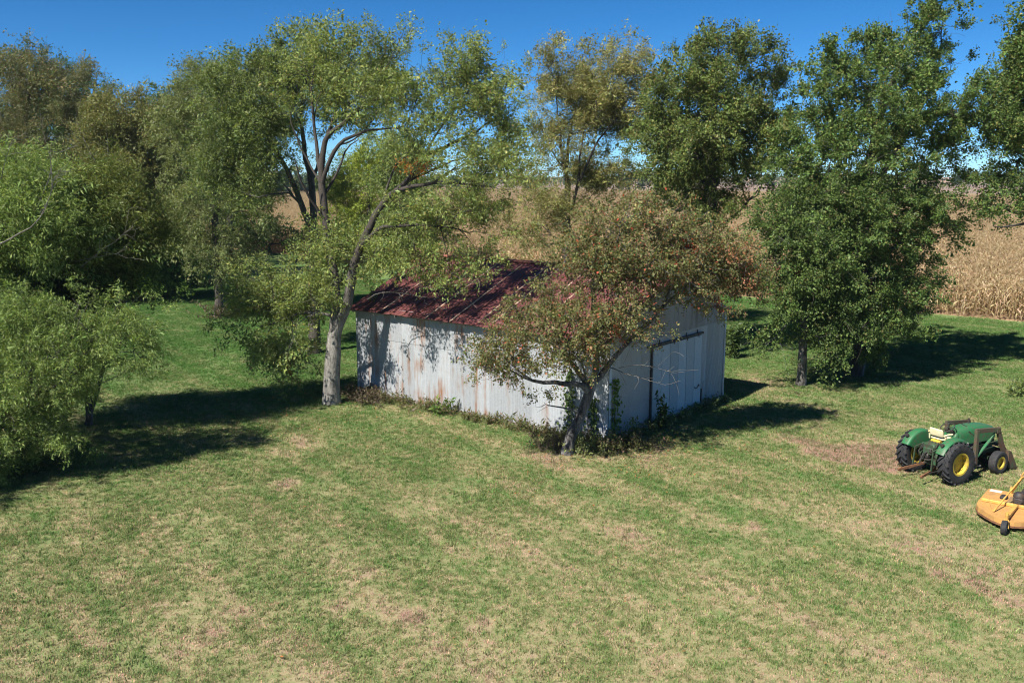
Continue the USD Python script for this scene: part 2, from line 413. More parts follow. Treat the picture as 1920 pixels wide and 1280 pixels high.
long_wall(-0.03, False)
long_wall(W + 0.03, True)
# the end walls (y = 0 carries the door, y = L is plain)
slope = (RIDGE - HW) / (W / 2)
DX0, DX1, DH = 2.74, 6.47, 2.95


def end_wall(y0, flip, door):
    wall = thing("end_wall", parent=barn)
    cols = [0, 0.68, 1.37, 2.05, DX0, 3.67, 4.60, 5.53, DX1, 7.0, 7.53, 8.07, W] if door else list(np.linspace(0, W, 13))
    for a, b in zip(cols[:-1], cols[1:]):
        over = door and DX0 - 0.01 <= a and b <= DX1 + 0.01
        rows = [(DH + 0.04, 3.27)] if over else [(0.06, 1.05), (1.01, 3.27)]
        for j, (z0, z1) in enumerate(rows):
            m = corrugated(b - a + 0.02, z0, z1, amp=0.006)
            m.apply_translation([a, (-0.003 if j else 0.004) + rng.normal(0, 0.0015), 0])
            if flip:
                m.apply_transform(rotz_m(math.pi)); m.apply_translation([W, 0, 0])
            m.apply_translation([0, y0, 0])
            part("sheet", m, M_ENDWALL, wall)
        ta, tb = (HW + slope * min(t, W - t) for t in (a, b))
        m = corrugated(b - a + 0.02, 3.23, ta - 0.02, tb - 0.02, amp=0.006)
        if a < W / 2 < b:
            m = cat(corrugated(W / 2 - a, 3.23, ta - 0.02, RIDGE - 0.02, amp=0.006), (lambda q: (q.apply_translation([W / 2 - a, 0, 0]), q)[1])(corrugated(b - W / 2, 3.23, RIDGE - 0.02, tb - 0.02, amp=0.006)))
        m.apply_translation([a, -0.012, 0])
        if flip:
            m.apply_transform(rotz_m(math.pi)); m.apply_translation([W, 0, 0])
        m.apply_translation([0, y0, 0])
        part("gable_sheet", m, M_GABLE, wall)


end_wall(-0.03, False, True)
end_wall(L + 0.03, True, False)
# timber frame inside: sills, plates, posts and boarding that the sheets are nailed to
fr = [box([0.06, L / 2, HW / 2], [0.05, L - 0.2, HW - 0.1]), box([W - 0.06, L / 2, HW / 2], [0.05, L - 0.2, HW - 0.1]), box([W / 2, L - 0.06, HW / 2], [W - 0.25, 0.05, HW - 0.1]),
      box([DX0 / 2, 0.06, HW / 2], [DX0 - 0.2, 0.05, HW - 0.1]), box([(DX1 + W) / 2, 0.06, HW / 2], [W - DX1 - 0.2, 0.05, HW - 0.1]), box([(DX0 + DX1) / 2, 0.06, (DH + HW) / 2], [DX1 - DX0, 0.05, HW - DH - 0.1])]
for yy in (0.06, L - 0.06):
    tri = trimesh.creation.extrude_polygon(Polygon([(0.3, HW - 0.04), (W - 0.3, HW - 0.04), (W / 2, RIDGE - 0.2)]), 0.05)
    tri.apply_transform(trimesh.transformations.rotation_matrix(math.pi / 2, [1, 0, 0])); tri.apply_translation([0, yy + 0.025, 0])
    fr.append(tri)
part("timber_frame", cat(fr), M_DARKWOOD, barn)
# door: six sheets on a frame that hangs from a track
door = thing("door", parent=barn)
pw = (DX1 - DX0) / 6
for k in range(6):
    m = bevel_box([DX0 + pw * (k + 0.5), -0.10 + (0.0025 if k % 2 else 0), 0.16 + (DH - 0.16) / 2], [pw - 0.016, 0.03, DH - 0.2], 0.006)
    part("door_panel", m, M_DOOR, door)
part("door_frame", cat(box([(DX0 + DX1) / 2, -0.065, 0.20], [DX1 - DX0, 0.03, 0.14]), box([(DX0 + DX1) / 2, -0.065, DH - 0.1], [DX1 - DX0, 0.03, 0.14]), box([DX0 + 0.03, -0.07, DH / 2], [0.05, 0.035, DH - 0.2])), M_IRON, door)
part("bottom_rail", box([(DX0 + DX1) / 2, -0.13, 0.22], [DX1 - DX0 - 0.06, 0.02, 0.12]), M_DOOR, door)
part("latch", cat(tube([[DX1 - 0.55, -0.13, 0.95], [DX1 - 0.5, -0.15, 0.88], [DX1 - 0.3, -0.15, 0.9], [DX1 - 0.22, -0.13, 1.0]], 0.012), box([DX1 - 0.2, -0.125, 0.95], [0.1, 0.02, 0.06])), M_IRON, door)
part("door_post", box([DX0 - 0.04, -0.07, DH / 2], [0.06, 0.06, DH]), M_DARKWOOD, barn)
part("door_stop", box([DX1 + 0.05, -0.1, 0.4], [0.07, 0.07, 0.75]), M_DARKWOOD, barn)
trk = thing("door_track", parent=barn)
part("rail", box([(DX0 + DX1) / 2 - 0.15, -0.11, DH + 0.05], [DX1 - DX0 + 0.4, 0.08, 0.07]), M_IRON, trk)
for xx_ in (3.2, 4.2, 5.2, 6.1):
    part("hanger", cat(box([xx_, -0.158, DH], [0.04, 0.012, 0.16]), box([xx_, -0.09, DH + 0.15], [0.025, 0.03, 0.13])), M_IRON, trk)
# corner boards
for cx, cy in ((0, 0), (W, 0), (0, L), (W, L)):
    sx, sy = (-1 if cx == 0 else 1), (-1 if cy == 0 else 1)
    part("corner_trim", cat(box([cx + sx * 0.050, cy - sy * 0.04, HW / 2], [0.006, 0.15, HW - 0.12]), box([cx - sx * 0.04, cy + sy * 0.050, HW / 2], [0.15, 0.006, HW - 0.12])), M_WALL, barn)
# roof: two slopes of sheets in two courses, light worn seams between them
EAVE, RAKE = 0.40, 0.18
slope_len = math.hypot(W / 2 + EAVE, slope * (W / 2 + EAVE))
ang = math.atan(slope)
NR = 20
rw = (L + 2 * RAKE) / NR
light_seams = {4, 5, 6, 8, 9, 11, 13, 17}
for side in (0, 1):
    roof = thing("roof_slope", parent=barn)
    def on_roof(m, lift=0.0):
        # local: x up the slope from the eave, y along the ridge, z off the roof
        m.apply_transform(trimesh.transformations.rotation_matrix(-ang, [0, 1, 0]))
        m.apply_translation([-EAVE, 0, HW + 0.06 - slope * EAVE + lift])
        if side:
            m.apply_transform(np.diag([-1.0, 1, 1, 1])); m.apply_translation([W, 0, 0]); m.invert()
        return m
    for k in range(NR):
        y0 = -RAKE + k * rw
        for row, (a, b) in enumerate(((0.0, slope_len * 0.53), (slope_len * 0.52, slope_len))):
            jig = rng.normal(0, 0.02, 2)
            ys = np.array([0, 0.03, 0.05, rw / 2 - 0.02, rw / 2, rw / 2 + 0.02, rw - 0.05, rw - 0.03, rw + 0.01])
            zs = np.array([0.0, 0.02, 0, 0, 0.014, 0, 0, 0.02, 0.0]) + 0.010 * row
            nx = 4
            xs = np.linspace(a + (jig[0] if row == 0 else 0), b, nx)
            X, Y = np.meshgrid(xs, ys, indexing="ij")
            Z = np.broadcast_to(zs, X.shape) + (rng.normal(0, 0.006, X.shape) if 1 else 0)
            v = np.stack([X, Y + y0, Z], -1).reshape(-1, 3)
            ii, jj = np.meshgrid(np.arange(nx - 1), np.arange(len(ys) - 1), indexing="ij")
            q = np.stack([ii * len(ys) + jj, (ii + 1) * len(ys) + jj, (ii + 1) * len(ys) + jj + 1, ii * len(ys) + jj + 1], -1).reshape(-1, 4)
            m = trimesh.Trimesh(v, np.vstack([q[:, :3], q[:, [0, 2, 3]]]), process=False)
            part("roof_sheet", on_roof(m), M_ROOF, roof)
        if k:
            a0, b0 = (0.02, slope_len - 0.1) if k not in light_seams else (rng.uniform(0, 0.3), slope_len - rng.uniform(0.1, 0.5))
            m = box([(a0 + b0) / 2, y0 + 0.005, 0.028], [b0 - a0, 0.065 if k in light_seams else 0.03, 0.02])
            part("roof_seam", on_roof(m), M_SEAM_LIGHT if k in light_seams else M_SEAM_DARK, roof)
    part("eave_board", on_roof(box([0.12, L / 2, -0.06], [0.04, L + 2 * RAKE - 0.05, 0.09])), M_WOOD, roof)
    rft = [on_roof(box([0.32 + 0.1, yy, -0.09], [0.75, 0.05, 0.12])) for yy in np.linspace(0.1, L - 0.1, 11)]
    for r_ in rft:
        part("rafter_tail", r_, M_WOOD, roof)
    for yy in (-RAKE + 0.02, L + RAKE - 0.02):
        part("rake_board", on_roof(box([slope_len / 2, yy, -0.075], [slope_len - 0.05, 0.03, 0.13])), M_WOOD if yy < 0 else M_DARKWOOD, roof)
cap = trimesh.creation.extrude_polygon(Polygon([(-0.16, -0.03), (0, 0.045), (0.16, -0.03), (0.16, -0.045), (0, 0.03), (-0.16, -0.045)]), L + 2 * RAKE)
cap.apply_transform(trimesh.transformations.rotation_matrix(math.pi / 2, [1, 0, 0])); cap.apply_translation([W / 2, L + RAKE, RIDGE + 0.10])
part("ridge_cap", cap, M_SEAM_DARK, barn)
part("gable_lookout", bar([0.2, L, HW - 0.25], [0.2, L + 0.75, HW - 0.22], 0.07, 0.1), M_WOOD, barn)
# stone footing strip showing at the base of the long wall
part("footing", cat(box([0.03, L / 2, 0.02], [0.14, L, 0.16]), box([W - 0.03, L / 2, 0.02], [0.14, L, 0.16]), box([W / 2, 0.03, 0.02], [W, 0.14, 0.16]), box([W / 2, L - 0.03, 0.02], [W, 0.14, 0.16])), painted("concrete_footing", (0.34, 0.32, 0.28), (0.24, 0.21, 0.17), 0.9, 0.5, 3.0), barn)

# ------------------------------------------------------------------ trees
def norm(a):
    return a / np.maximum(np.linalg.norm(a, axis=-1, keepdims=True), 1e-9)


class Wood:
    """a growing skeleton: nodes with a parent, a direction and a radius"""
    def __init__(self):
        self.p, self.par, self.d, self.fix, self.len = [], [], [], [], []

    def add(self, p, par, d, fix=0.0):
        self.p.append(p); self.par.append(par); self.d.append(d); self.fix.append(fix)
        self.len.append(0 if par < 0 else self.len[par] + np.linalg.norm(p - self.p[par]))
        return len(self.p) - 1

    def stem(self, pts, radii, start=-1, step=0.35, rng=None):
        pts = np.asarray(pts, float); radii = np.asarray(radii, float)
        t = np.concatenate([[0], np.cumsum(np.linalg.norm(np.diff(pts, axis=0), axis=1))])
        m = max(2, int(t[-1] / step))
        from scipy.interpolate import PchipInterpolator
        tt = np.linspace(0, t[-1], m + 1)
        P, R = PchipInterpolator(t, pts)(tt), np.interp(tt, t, radii)
        if rng is not None and m > 4:
            wob = np.cumsum(rng.normal(0, 0.03, P.shape) * np.clip(0.09 / R, 0.08, 1)[:, None], 0); wob -= np.linspace(0, 1, m + 1)[:, None] * wob[-1]
            P = P + wob
        D = norm(np.gradient(P, axis=0))
        i = start
        for k in range(0 if start < 0 else 1, m + 1):
            i = self.add(P[k], i, D[k], R[k])
        return i

    def grow(self, targets, rng, step=0.45, bend=0.35, wob=0.05, turn=0.55, look=16):
        """joins each target to the wood; returns the nodes at their ends"""
        ends = []
        targets = np.asarray(targets)
        base = cKDTree(np.array(self.p)).query(targets)[0]
        order = np.argsort(base)
        B = max(8, len(order) // 60)
        for s in range(0, len(order), B):
            P = np.array(self.p); Dv = np.array(self.d); Ln = np.array(self.len)
            tree = cKDTree(P)
            for i in order[s:s + B]:
                a = targets[i]
                dist, idx = tree.query(a, k=min(look, len(P)))
                dist, idx = np.atleast_1d(dist), np.atleast_1d(idx)
                to = norm(a - P[idx])
                cs = (to * Dv[idx]).sum(1)
                cost = dist * (1 + turn * (1 - cs)) + 0.04 * Ln[idx]
                j = idx[np.argmin(cost)]
                d = np.linalg.norm(a - P[j])
                m = max(1, int(math.ceil(d / step)))
                c = P[j] + Dv[j] * d * bend
                t = (np.arange(1, m + 1) / m)[:, None]
                Q = (1 - t) ** 2 * P[j] + 2 * t * (1 - t) * c + t ** 2 * a
                if m > 1:
                    Q[:-1] += rng.normal(0, wob * min(d, 1.5) / 1.5, (m - 1, 3))
                prev = j
                for q in Q:
                    prev = self.add(q, prev, norm(q - self.p[prev]))
                ends.append(prev)
        return ends

    def radii(self, tip=0.006, power=2.3, scale=1.0):
        n = len(self.p)
        par = np.array(self.par)
        kids = np.bincount(par[par >= 0], minlength=n)
        area = np.where(kids == 0, tip ** power, 0.0)
        for i in range(n - 1, 0, -1):
            if par[i] >= 0:
                area[par[i]] += area[i]
        r = area ** (1 / power) * scale
        fix = np.array(self.fix)
        r = np.where(fix > 0, fix, r)
        for i in range(n):
            if par[i] >= 0 and fix[i] == 0:
                r[i] = min(r[i], 0.82 * r[par[i]])
        return np.maximum(r, tip * 0.7)

    def meshes(self, r, thick=0.035, min_r=0.0):
        """(thick wood, thin wood) as tubes along unbranched runs"""
        n = len(self.p); par = np.array(self.par); P = np.array(self.p)
        kid = [[] for _ in range(n)]
        for i in range(n):
            if par[i] >= 0:
                kid[par[i]].append(i)
        out = ([], [])
        todo = [(i, None) for i in range(n) if par[i] < 0]
        while todo:
            i, start = todo.pop()
            run = [start] if start is not None else []
            while True:
                run.append(i)
                ks = kid[i]
                if not ks:
                    break
                best = max(ks, key=lambda q: r[q])
                todo += [(q, i) for q in ks if q != best]
                i = best
            if len(run) < 2:
                continue
            rr = r[run].copy()
            if start is not None:
                rr[0] = min(r[start], rr[1] * 1.15)
            if rr[1] < min_r:
                continue
            big = rr[1] > thick
            out[0 if big else 1].append(tube(P[run], rr, 9 if rr[1] > 0.12 else 6 if big else 3, cap=False))
        return out


def leaf_mesh(pos, axis, nrm, length, width, fold=0.18):
    """rhombic leaves, one folded quad each"""
    side = norm(np.cross(nrm, axis)); nrm = np.cross(axis, side)
    Lh, Wd = length[:, None], width[:, None]
    v = np.stack([pos, pos + axis * Lh * 0.45 + side * Wd * 0.5 + nrm * Wd * fold, pos + axis * Lh, pos + axis * Lh * 0.45 - side * Wd * 0.5 + nrm * Wd * fold], 1).reshape(-1, 3)
    k = np.arange(len(pos))[:, None] * 4
    f = np.concatenate([k + [0, 1, 2], k + [0, 2, 3]], 1).reshape(-1, 3)
    return v, f


def palette(rng, n, cols, spread=0.12, groups=None, gspread=0.16):
    c = np.array([q[0] for q in cols], float); w = np.array([q[1] for q in cols], float)
    out = c[rng.choice(len(c), n, p=w / w.sum())]
    out = out * np.exp(rng.normal(0, spread, (n, 1))) * np.exp(rng.normal(0, 0.05, (n, 3)))
    if groups is not None:
        out = out * np.exp(rng.normal(0, gspread, groups.max() + 1))[groups][:, None]
    return np.clip(out, 0.004, 0.8)


TRI = [0]


def grow_tree(name, label, category, base, stems, blobs, Y, seed, cols, leaves=40000, leaf=(0.10, 0.05), sprays=900, spray=0.55, droop=0.0, wind=(0, 0, 0), upright=0.3, barkm=None, mat_leaf=None,
              group=None, tip=0.006, gaps=0.42, gap_scale=0.8, thin_min=0.0, dead=(), flat_leaf=0.6, extra_cols=(), depth_scale=1.0, wscale=1.0, shoots=0.04, clump=None, clump_flat=0.6, per_clump=9, flare=1.25, dead_n=10):
    """stems: lists of (px, py, dY, radius) in the photograph's pixels, the first starts at the base; blobs: (px, py, half width, half height, dY) of the crown's clumps"""
    rng = np.random.default_rng(seed)
    clump = clump or (0.42 + 0.006 * max(0, Y - 30))
    base = np.asarray(base, float)
    root = thing(name, label, category, base, group=group)
    w = Wood()
    ends = []
    first = True
    for st in stems:
        pts = [at(px, py, Y + dy) - base for px, py, dy, r in st]
        rad = [r for *_, r in st]
        if first:
            pts = [np.zeros(3), 0.3 * pts[0]] + pts
            rad = [rad[0] * flare, rad[0] * (0.6 + 0.4 * flare)] + rad
            w.stem(pts, rad, rng=rng)
            first = False
        else:
            j = cKDTree(np.array(w.p)).query(pts[0])[1]
            pts[0] = w.p[j]
            w.stem(pts, rad, start=int(j), rng=rng)
    cen, ext, wt = [], [], []
    for px, py, rx, rz, dy in blobs:
        c = at(px, py, Y + dy) - base
        s = (Y + dy) / FPX
        cen.append(c); ext.append([rx * s, 0.5 * (rx + rz) * s * depth_scale * 1.1, rz * s]); wt.append((rx * rz) * s * s)
    cen, ext, wt = np.array(cen), np.array(ext), np.array(wt)
    wt = wt / wt.sum()
    w.grow(cen, rng, step=0.5, bend=0.45, wob=0.07, turn=2.4, look=70)
    def sample(m):
        b = rng.choice(len(cen), m, p=wt)
        u = norm(rng.normal(size=(m, 3))) * (rng.random(m) ** 0.42)[:, None]
        q = cen[b] + u * ext[b]
        q = q + (fbm(q * 0.9 + seed, 2, seed)[:, None] - 0.5) * np.array([0.8, 0.8, 0.9]) * ext[b].min(1)[:, None] * 1.2
        keep = (fbm((q + base) * gap_scale / max(0.6, 1) + 7.7, 3, seed + 5) > gaps) & (q[:, 2] + base[2] > 0.25)
        return q[keep], b[keep]
    lim, _ = sample(max(40, sprays // 10))
    w.grow(lim, rng, step=0.45, bend=0.4, wob=0.05, turn=1.3, look=30)
    q, b = sample(int(sprays / per_clump * 1.7) + 20)
    q = q[:max(12, sprays // per_clump)]
    sg = clump * np.exp(rng.normal(0, 0.25, len(q)))
    q = np.repeat(q, per_clump, 0) + rng.normal(0, 1, (len(q) * per_clump, 3)) * np.repeat(sg, per_clump)[:, None] * [1, 1, clump_flat]
    # leading shoots that break the outline: short runs of twigs standing off the crown's skin
    ns = max(6, int(sprays * shoots))
    bb = rng.choice(len(cen), ns, p=wt); dd = norm(rng.normal(0, 0.7, (ns, 3)) + [0, 0, 0.55] + np.array(wind)); dd[:, 2] = np.where(dd[:, 2] < -0.3, -dd[:, 2], dd[:, 2])
    s0 = cen[bb] + dd * ext[bb] * 0.92; gd = norm(dd * 0.6 + [0, 0, 0.5 + upright] + np.array(wind) * 1.5); ln = rng.uniform(0.35, 1.0, (ns, 1)) * ext[bb].min(1)[:, None] * 0.75
    inside = ((np.abs((s0[:, None] + gd[:, None] * ln[:, None] * 0.5 - cen[None]) / ext[None]) ** 2).sum(-1) < 0.8).sum(1) > 0
    s0, gd, ln = s0[~inside], gd[~inside], ln[~inside]
    q = np.vstack([q] + [s0 + gd * ln * t_ for t_ in (0.0, 0.35, 0.7, 1.0)])
    q = q[q[:, 2] + base[2] > 0.25]
    tips = w.grow(q, rng, step=0.4, bend=0.3, wob=0.04)
    r = w.radii(tip=tip, scale=wscale)
    thick, thin = w.meshes(r, min_r=thin_min)
    # dead and bare branches
    bare = []
    for st in dead:
        pts = [at(px, py, Y + dy) - base for px, py, dy, _ in st]
        ww = Wood(); e = ww.stem(pts, [q_[3] * 0.62 for q_ in st], rng=rng)
        m_ = dead_n
        span = np.array(pts)
        seeds_ = span[rng.integers(1, len(span), m_)] + rng.normal(0, 0.32, (m_, 3)) + norm(span[-1] - span[0]) * rng.random((m_, 1)) * 0.9
        ww.grow(seeds_, rng, step=0.25, bend=0.3, wob=0.04)
        rr = ww.radii(tip=0.007)
        a_, b_ = ww.meshes(rr)
        bare += a_ + b_
    barkm = barkm or M_BARK_DARK
    if thick:
        t = cat(thick); part("trunk", t, barkm, root, smooth=60); TRI[0] += len(t.faces)
    if thin:
        t = cat(thin); part("branches", t, barkm, root, smooth=True); TRI[0] += len(t.faces)
    if bare:
        t = cat(bare); part("bare_branches", t, M_BARK_PALE, root, smooth=True); TRI[0] += len(t.faces)
    # leafy sprays at each tip: a few kinds of spray, placed again and again
    tips = np.array(tips)[rng.random(len(tips)) < min(1.0, (1350 if Y < 45 else 950 if Y < 60 else 560) / len(tips))]
    P = np.array(w.p)[tips]; D = np.array(w.d)[tips]; nt = len(tips)
    per = max(6, int(leaves / nt))
    pi = UsdGeom.PointInstancer.Define(stage, path_for("foliage", str(root)))
    tag(pi.GetPrim(), kind="stuff")
    fol = str(pi.GetPath())
    protos = []
    def spray_kind(cols_, tone):
        k = per
        tw = norm(np.array([1.0, 0, 0.1]) + rng.normal(0, 0.5, (5, 3)))
        which = rng.integers(0, 5, k); t = rng.random(k) ** 0.75
        ax = tw[which]
        pos = ax * (t * spray * rng.uniform(0.78, 1.32, 5)[which])[:, None] - np.array([0.25 * spray, 0, 0]) + np.array([0, 0, -droop]) * (t ** 2 * spray)[:, None] + rng.normal(0, spray * 0.13, (k, 3))
        la = norm(ax * 0.6 + rng.normal(0, 0.6, (k, 3)) + np.array([0, 0, -0.15 - droop]))
        nr = norm(rng.normal(0, 0.6, (k, 3)) + np.array([0, 0, flat_leaf]))
        size = np.exp(rng.normal(0, 0.25, k))
        v, f = leaf_mesh(pos, la, nr, leaf[0] * size, leaf[1] * size)
        p = part("spray", (v, f), mat_leaf or M_LEAF, fol)
        colored(p, np.repeat(palette(rng, k, cols_, 0.16) * tone, 4, 0))
        TRI[0] += len(f)
        protos.append(p)
    nk = 10
    for k in range(nk):
        spray_kind(cols, math.exp(rng.normal(0, 0.15)))
    idx = rng.integers(0, nk, nt)
    for (px, py, dy, rad, cc, chance) in extra_cols:
        spray_kind([(cc, 3), (tuple(0.6 * c_ for c_ in cc), 1), (cols[0][0], 2)], 1.0)
        hit = (np.linalg.norm((P - (at(px, py, Y + dy) - base)) * [1, 0.3, 1], axis=1) < rad) & (rng.random(nt) < chance)
        idx[hit] = len(protos) - 1
    out = norm(P - cen.mean(0))
    dr = norm(D * 0.8 + out * 0.35 + np.array([0, 0, upright]) + np.array(wind) * 2 + rng.normal(0, 0.35, (nt, 3)))
    az, el = np.arctan2(dr[:, 1], dr[:, 0]), np.arcsin(np.clip(dr[:, 2], -1, 1)) * 0.85
    ca, sa, ce, se = np.cos(az / 2), np.sin(az / 2), np.cos(-el / 2), np.sin(-el / 2)
    quat = np.stack([ca * ce, -sa * se, ca * se, sa * ce], 1)      # turn about z after tilt about y
    pi.CreatePrototypesRel().SetTargets(protos)
    pi.CreateProtoIndicesAttr(Vt.IntArray.FromNumpy(idx.astype(np.int32)))
    pi.CreatePositionsAttr(Vt.Vec3fArray.FromNumpy(P.astype(np.float32)))
    pi.CreateOrientationsAttr(Vt.QuathArray([Gf.Quath(*map(float, q_)) for q_ in quat]))
    pi.CreateScalesAttr(Vt.Vec3fArray.FromNumpy((np.exp(rng.normal(0, 0.18, (nt, 1))) * np.ones((1, 3))).astype(np.float32)))
    return root


# leaf colours
C_ELM = [((0.18, 0.227, 0.065), 5), ((0.234, 0.27, 0.074), 3), ((0.128, 0.175, 0.061), 3), ((0.305, 0.26, 0.087), 0.5)]
C_ELM2 = [((0.166, 0.219, 0.065), 5), ((0.226, 0.27, 0.074), 3), ((0.117, 0.168, 0.061), 3)]
C_OLIVE = [((0.183, 0.215, 0.078), 5), ((0.232, 0.249, 0.093), 3), ((0.131, 0.168, 0.064), 3)]
C_BROWN = [((0.151, 0.148, 0.069), 4), ((0.123, 0.146, 0.059), 4), ((0.202, 0.163, 0.079), 1.5)]
C_YELLOW = [((0.175, 0.174, 0.059), 4), ((0.14, 0.16, 0.059), 4), ((0.224, 0.192, 0.059), 1)]
C_DARK = [((0.064, 0.104, 0.029), 5), ((0.085, 0.129, 0.035), 3), ((0.049, 0.079, 0.026), 2)]
C_OAK = [((0.092, 0.15, 0.04), 5), ((0.133, 0.188, 0.046), 3), ((0.072, 0.116, 0.034), 3), ((0.187, 0.188, 0.054), 1)]
C_OAK2 = [((0.119, 0.163, 0.042), 5), ((0.158, 0.201, 0.052), 3), ((0.09, 0.126, 0.036), 3), ((0.198, 0.175, 0.052), 1)]
C_WILLOW = [((0.17, 0.242, 0.063), 5), ((0.239, 0.309, 0.086), 3), ((0.12, 0.184, 0.05), 3), ((0.299, 0.35, 0.125), 1)]
C_BRIGHT = [((0.109, 0.189, 0.036), 5), ((0.16, 0.232, 0.046), 3), ((0.072, 0.138, 0.029), 3)]
C_LIME = [((0.25, 0.31, 0.05), 5), ((0.33, 0.36, 0.06), 3), ((0.17, 0.23, 0.04), 3)]
C_PEAR = [((0.172, 0.172, 0.069), 5), ((0.137, 0.169, 0.059), 4), ((0.224, 0.206, 0.082), 3), ((0.257, 0.159, 0.091), 2.0), ((0.411, 0.14, 0.064), 0.5), ((0.48, 0.093, 0.055), 0.16)]
C_FEATHER = [((0.222, 0.212, 0.077), 5), ((0.179, 0.206, 0.067), 3), ((0.296, 0.258, 0.102), 2)]
ORANGE = (0.38, 0.15, 0.03); RED = (0.34, 0.06, 0.03)

# 1 the big twin stemmed tree at the barn's left corner
T1 = np.array([-7.22, 36.34, 0])
grow_tree("twin_trunk_tree", "tall tree with grey twin trunk at the left end of the barn", "tree", T1,
          [[(622, 715, 0, 0.33), (625, 660, 0, 0.31), (627, 628, 0, 0.27)],
           [(627, 628, 0, 0.20), (630, 548, 0.1, 0.19), (615, 433, 0.5, 0.16), (606, 330, 0.9, 0.14), (612, 268, 1.0, 0.10), (650, 227, 0.8, 0.07), (700, 190, 0.5, 0.04)],
           [(627, 628, 0, 0.21), (650, 565, -0.2, 0.20), (665, 490, -0.4, 0.165), (690, 425, -0.35, 0.14), (720, 375, -0.3, 0.12), (762, 338, 0, 0.10), (806, 287, 0.3, 0.085), (845, 266, 0.4, 0.065), (895, 246, 0.6, 0.04)],
           [(608, 350, 0.8, 0.09), (637, 268, 0.4, 0.07), (690, 249, 0, 0.05), (740, 240, -0.3, 0.03)],
           [(606, 330, 0.9, 0.09), (597, 270, 1.4, 0.07), (590, 200, 1.6, 0.05), (588, 130, 1.6, 0.03)],
           [(613, 415, 0.6, 0.06), (585, 375, 0.2, 0.05), (560, 330, -0.1, 0.035), (553, 300, -0.2, 0.02)], [(608, 360, 0.8, 0.055), (632, 320, 1.2, 0.045), (650, 280, 1.5, 0.03), (672, 262, 1.7, 0.02)],
           [(607, 345, 0.9, 0.05), (580, 310, 1.3, 0.04), (560, 270, 1.5, 0.03), (545, 230, 1.6, 0.02)], [(612, 268, 1.0, 0.05), (622, 230, 1.3, 0.035), (640, 180, 1.4, 0.02)], [(637, 268, 0.4, 0.04), (665, 262, 0.9, 0.03), (700, 225, 1.1, 0.02)],
           [(720, 375, -0.3, 0.05), (735, 320, 0.4, 0.04), (770, 270, 0.8, 0.03), (790, 235, 1, 0.02)], [(762, 338, 0, 0.05), (800, 320, 0.6, 0.04), (850, 300, 0.9, 0.03), (900, 285, 1.1, 0.02)], [(806, 287, 0.3, 0.045), (830, 230, 0.1, 0.035), (860, 190, 0, 0.02)],
           [(740, 355, -0.2, 0.10), (790, 350, -1.0, 0.07), (850, 345, -1.6, 0.05), (920, 350, -2, 0.03)],
           [(670, 480, -0.4, 0.09), (730, 430, -1.4, 0.07), (800, 425, -2.0, 0.05), (860, 430, -2.4, 0.03)],
           [(629, 590, 0, 0.07), (575, 588, 0.2, 0.06), (530, 600, 0.4, 0.05), (490, 612, 0.4, 0.03)]],
          [(590, 110, 50, 55, 1.6), (650, 130, 70, 60, 0.8), (720, 150, 70, 70, 0), (745, 85, 26, 40, 0), (780, 190, 45, 60, -0.6), (600, 180, 70, 50, 2.4), (680, 205, 80, 35, 1.2), (790, 120, 22, 30, -0.4),
           (880, 140, 45, 55, 0.6), (925, 150, 40, 60, 1.0), (860, 200, 70, 45, 0), (935, 210, 45, 50, 0.6), (820, 240, 40, 35, -0.6), (960, 280, 40, 45, 0.4), (900, 290, 60, 30, -0.8), (790, 275, 35, 30, -1.0),
           (830, 330, 70, 30, -1.2), (920, 340, 70, 34, -2.0), (870, 385, 75, 34, -2.4), (790, 400, 65, 38, -1.4), (740, 440, 60, 34, -1.0), (840, 440, 70, 34, -2.8), (900, 430, 40, 24, -3), (700, 480, 60, 24, -1.8), (780, 475, 50, 18, -2.4),
           (640, 460, 55, 30, 0.4), (600, 497, 55, 34, 0.6), (520, 545, 50, 28, 0.4), (475, 560, 48, 44, 0.2), (530, 585, 55, 42, 0.5), (500, 640, 45, 40, 0.2), (562, 640, 40, 42, 0.6), (545, 560, 60, 44, 1.0), (470, 600, 44, 44, 0.8), (520, 660, 50, 34, 0.9), (450, 545, 34, 36, 0.6), (585, 560, 40, 50, -0.6), (720, 480, 60, 26, -1.0), (760, 512, 55, 22, -1.6), (830, 512, 55, 20, -2.2), (840, 480, 60, 24, -2.2), (885, 488, 34, 20, -2.6), (880, 450, 50, 26, -2.4), (700, 450, 50, 30, 0.6), (810, 420, 60, 36, -1.0), (900, 390, 50, 30, -1.0), (575, 560, 45, 45, 1.6), (650, 500, 50, 40, 1.6), (560, 690, 25, 20, 0.4)],
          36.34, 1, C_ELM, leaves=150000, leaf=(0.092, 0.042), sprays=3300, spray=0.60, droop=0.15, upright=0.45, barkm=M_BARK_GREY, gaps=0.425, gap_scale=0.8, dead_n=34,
          dead=[[(690, 560, -1.2, 0.03), (730, 545, -1.7, 0.025), (770, 550, -2.2, 0.018), (815, 560, -2.6, 0.01)], [(700, 530, -1.4, 0.025), (750, 520, -2, 0.02), (800, 530, -2.4, 0.01)], [(760, 500, -2, 0.02), (820, 505, -2.6, 0.015), (860, 520, -3, 0.01)]],
          extra_cols=[(770, 318, -1.0, 0.5, ORANGE, 0.7), (560, 690, 0.4, 0.6, ORANGE, 0.35), (490, 630, 0.2, 0.5, ORANGE, 0.25), (520, 690, 0.2, 0.5, ORANGE, 0.25)])
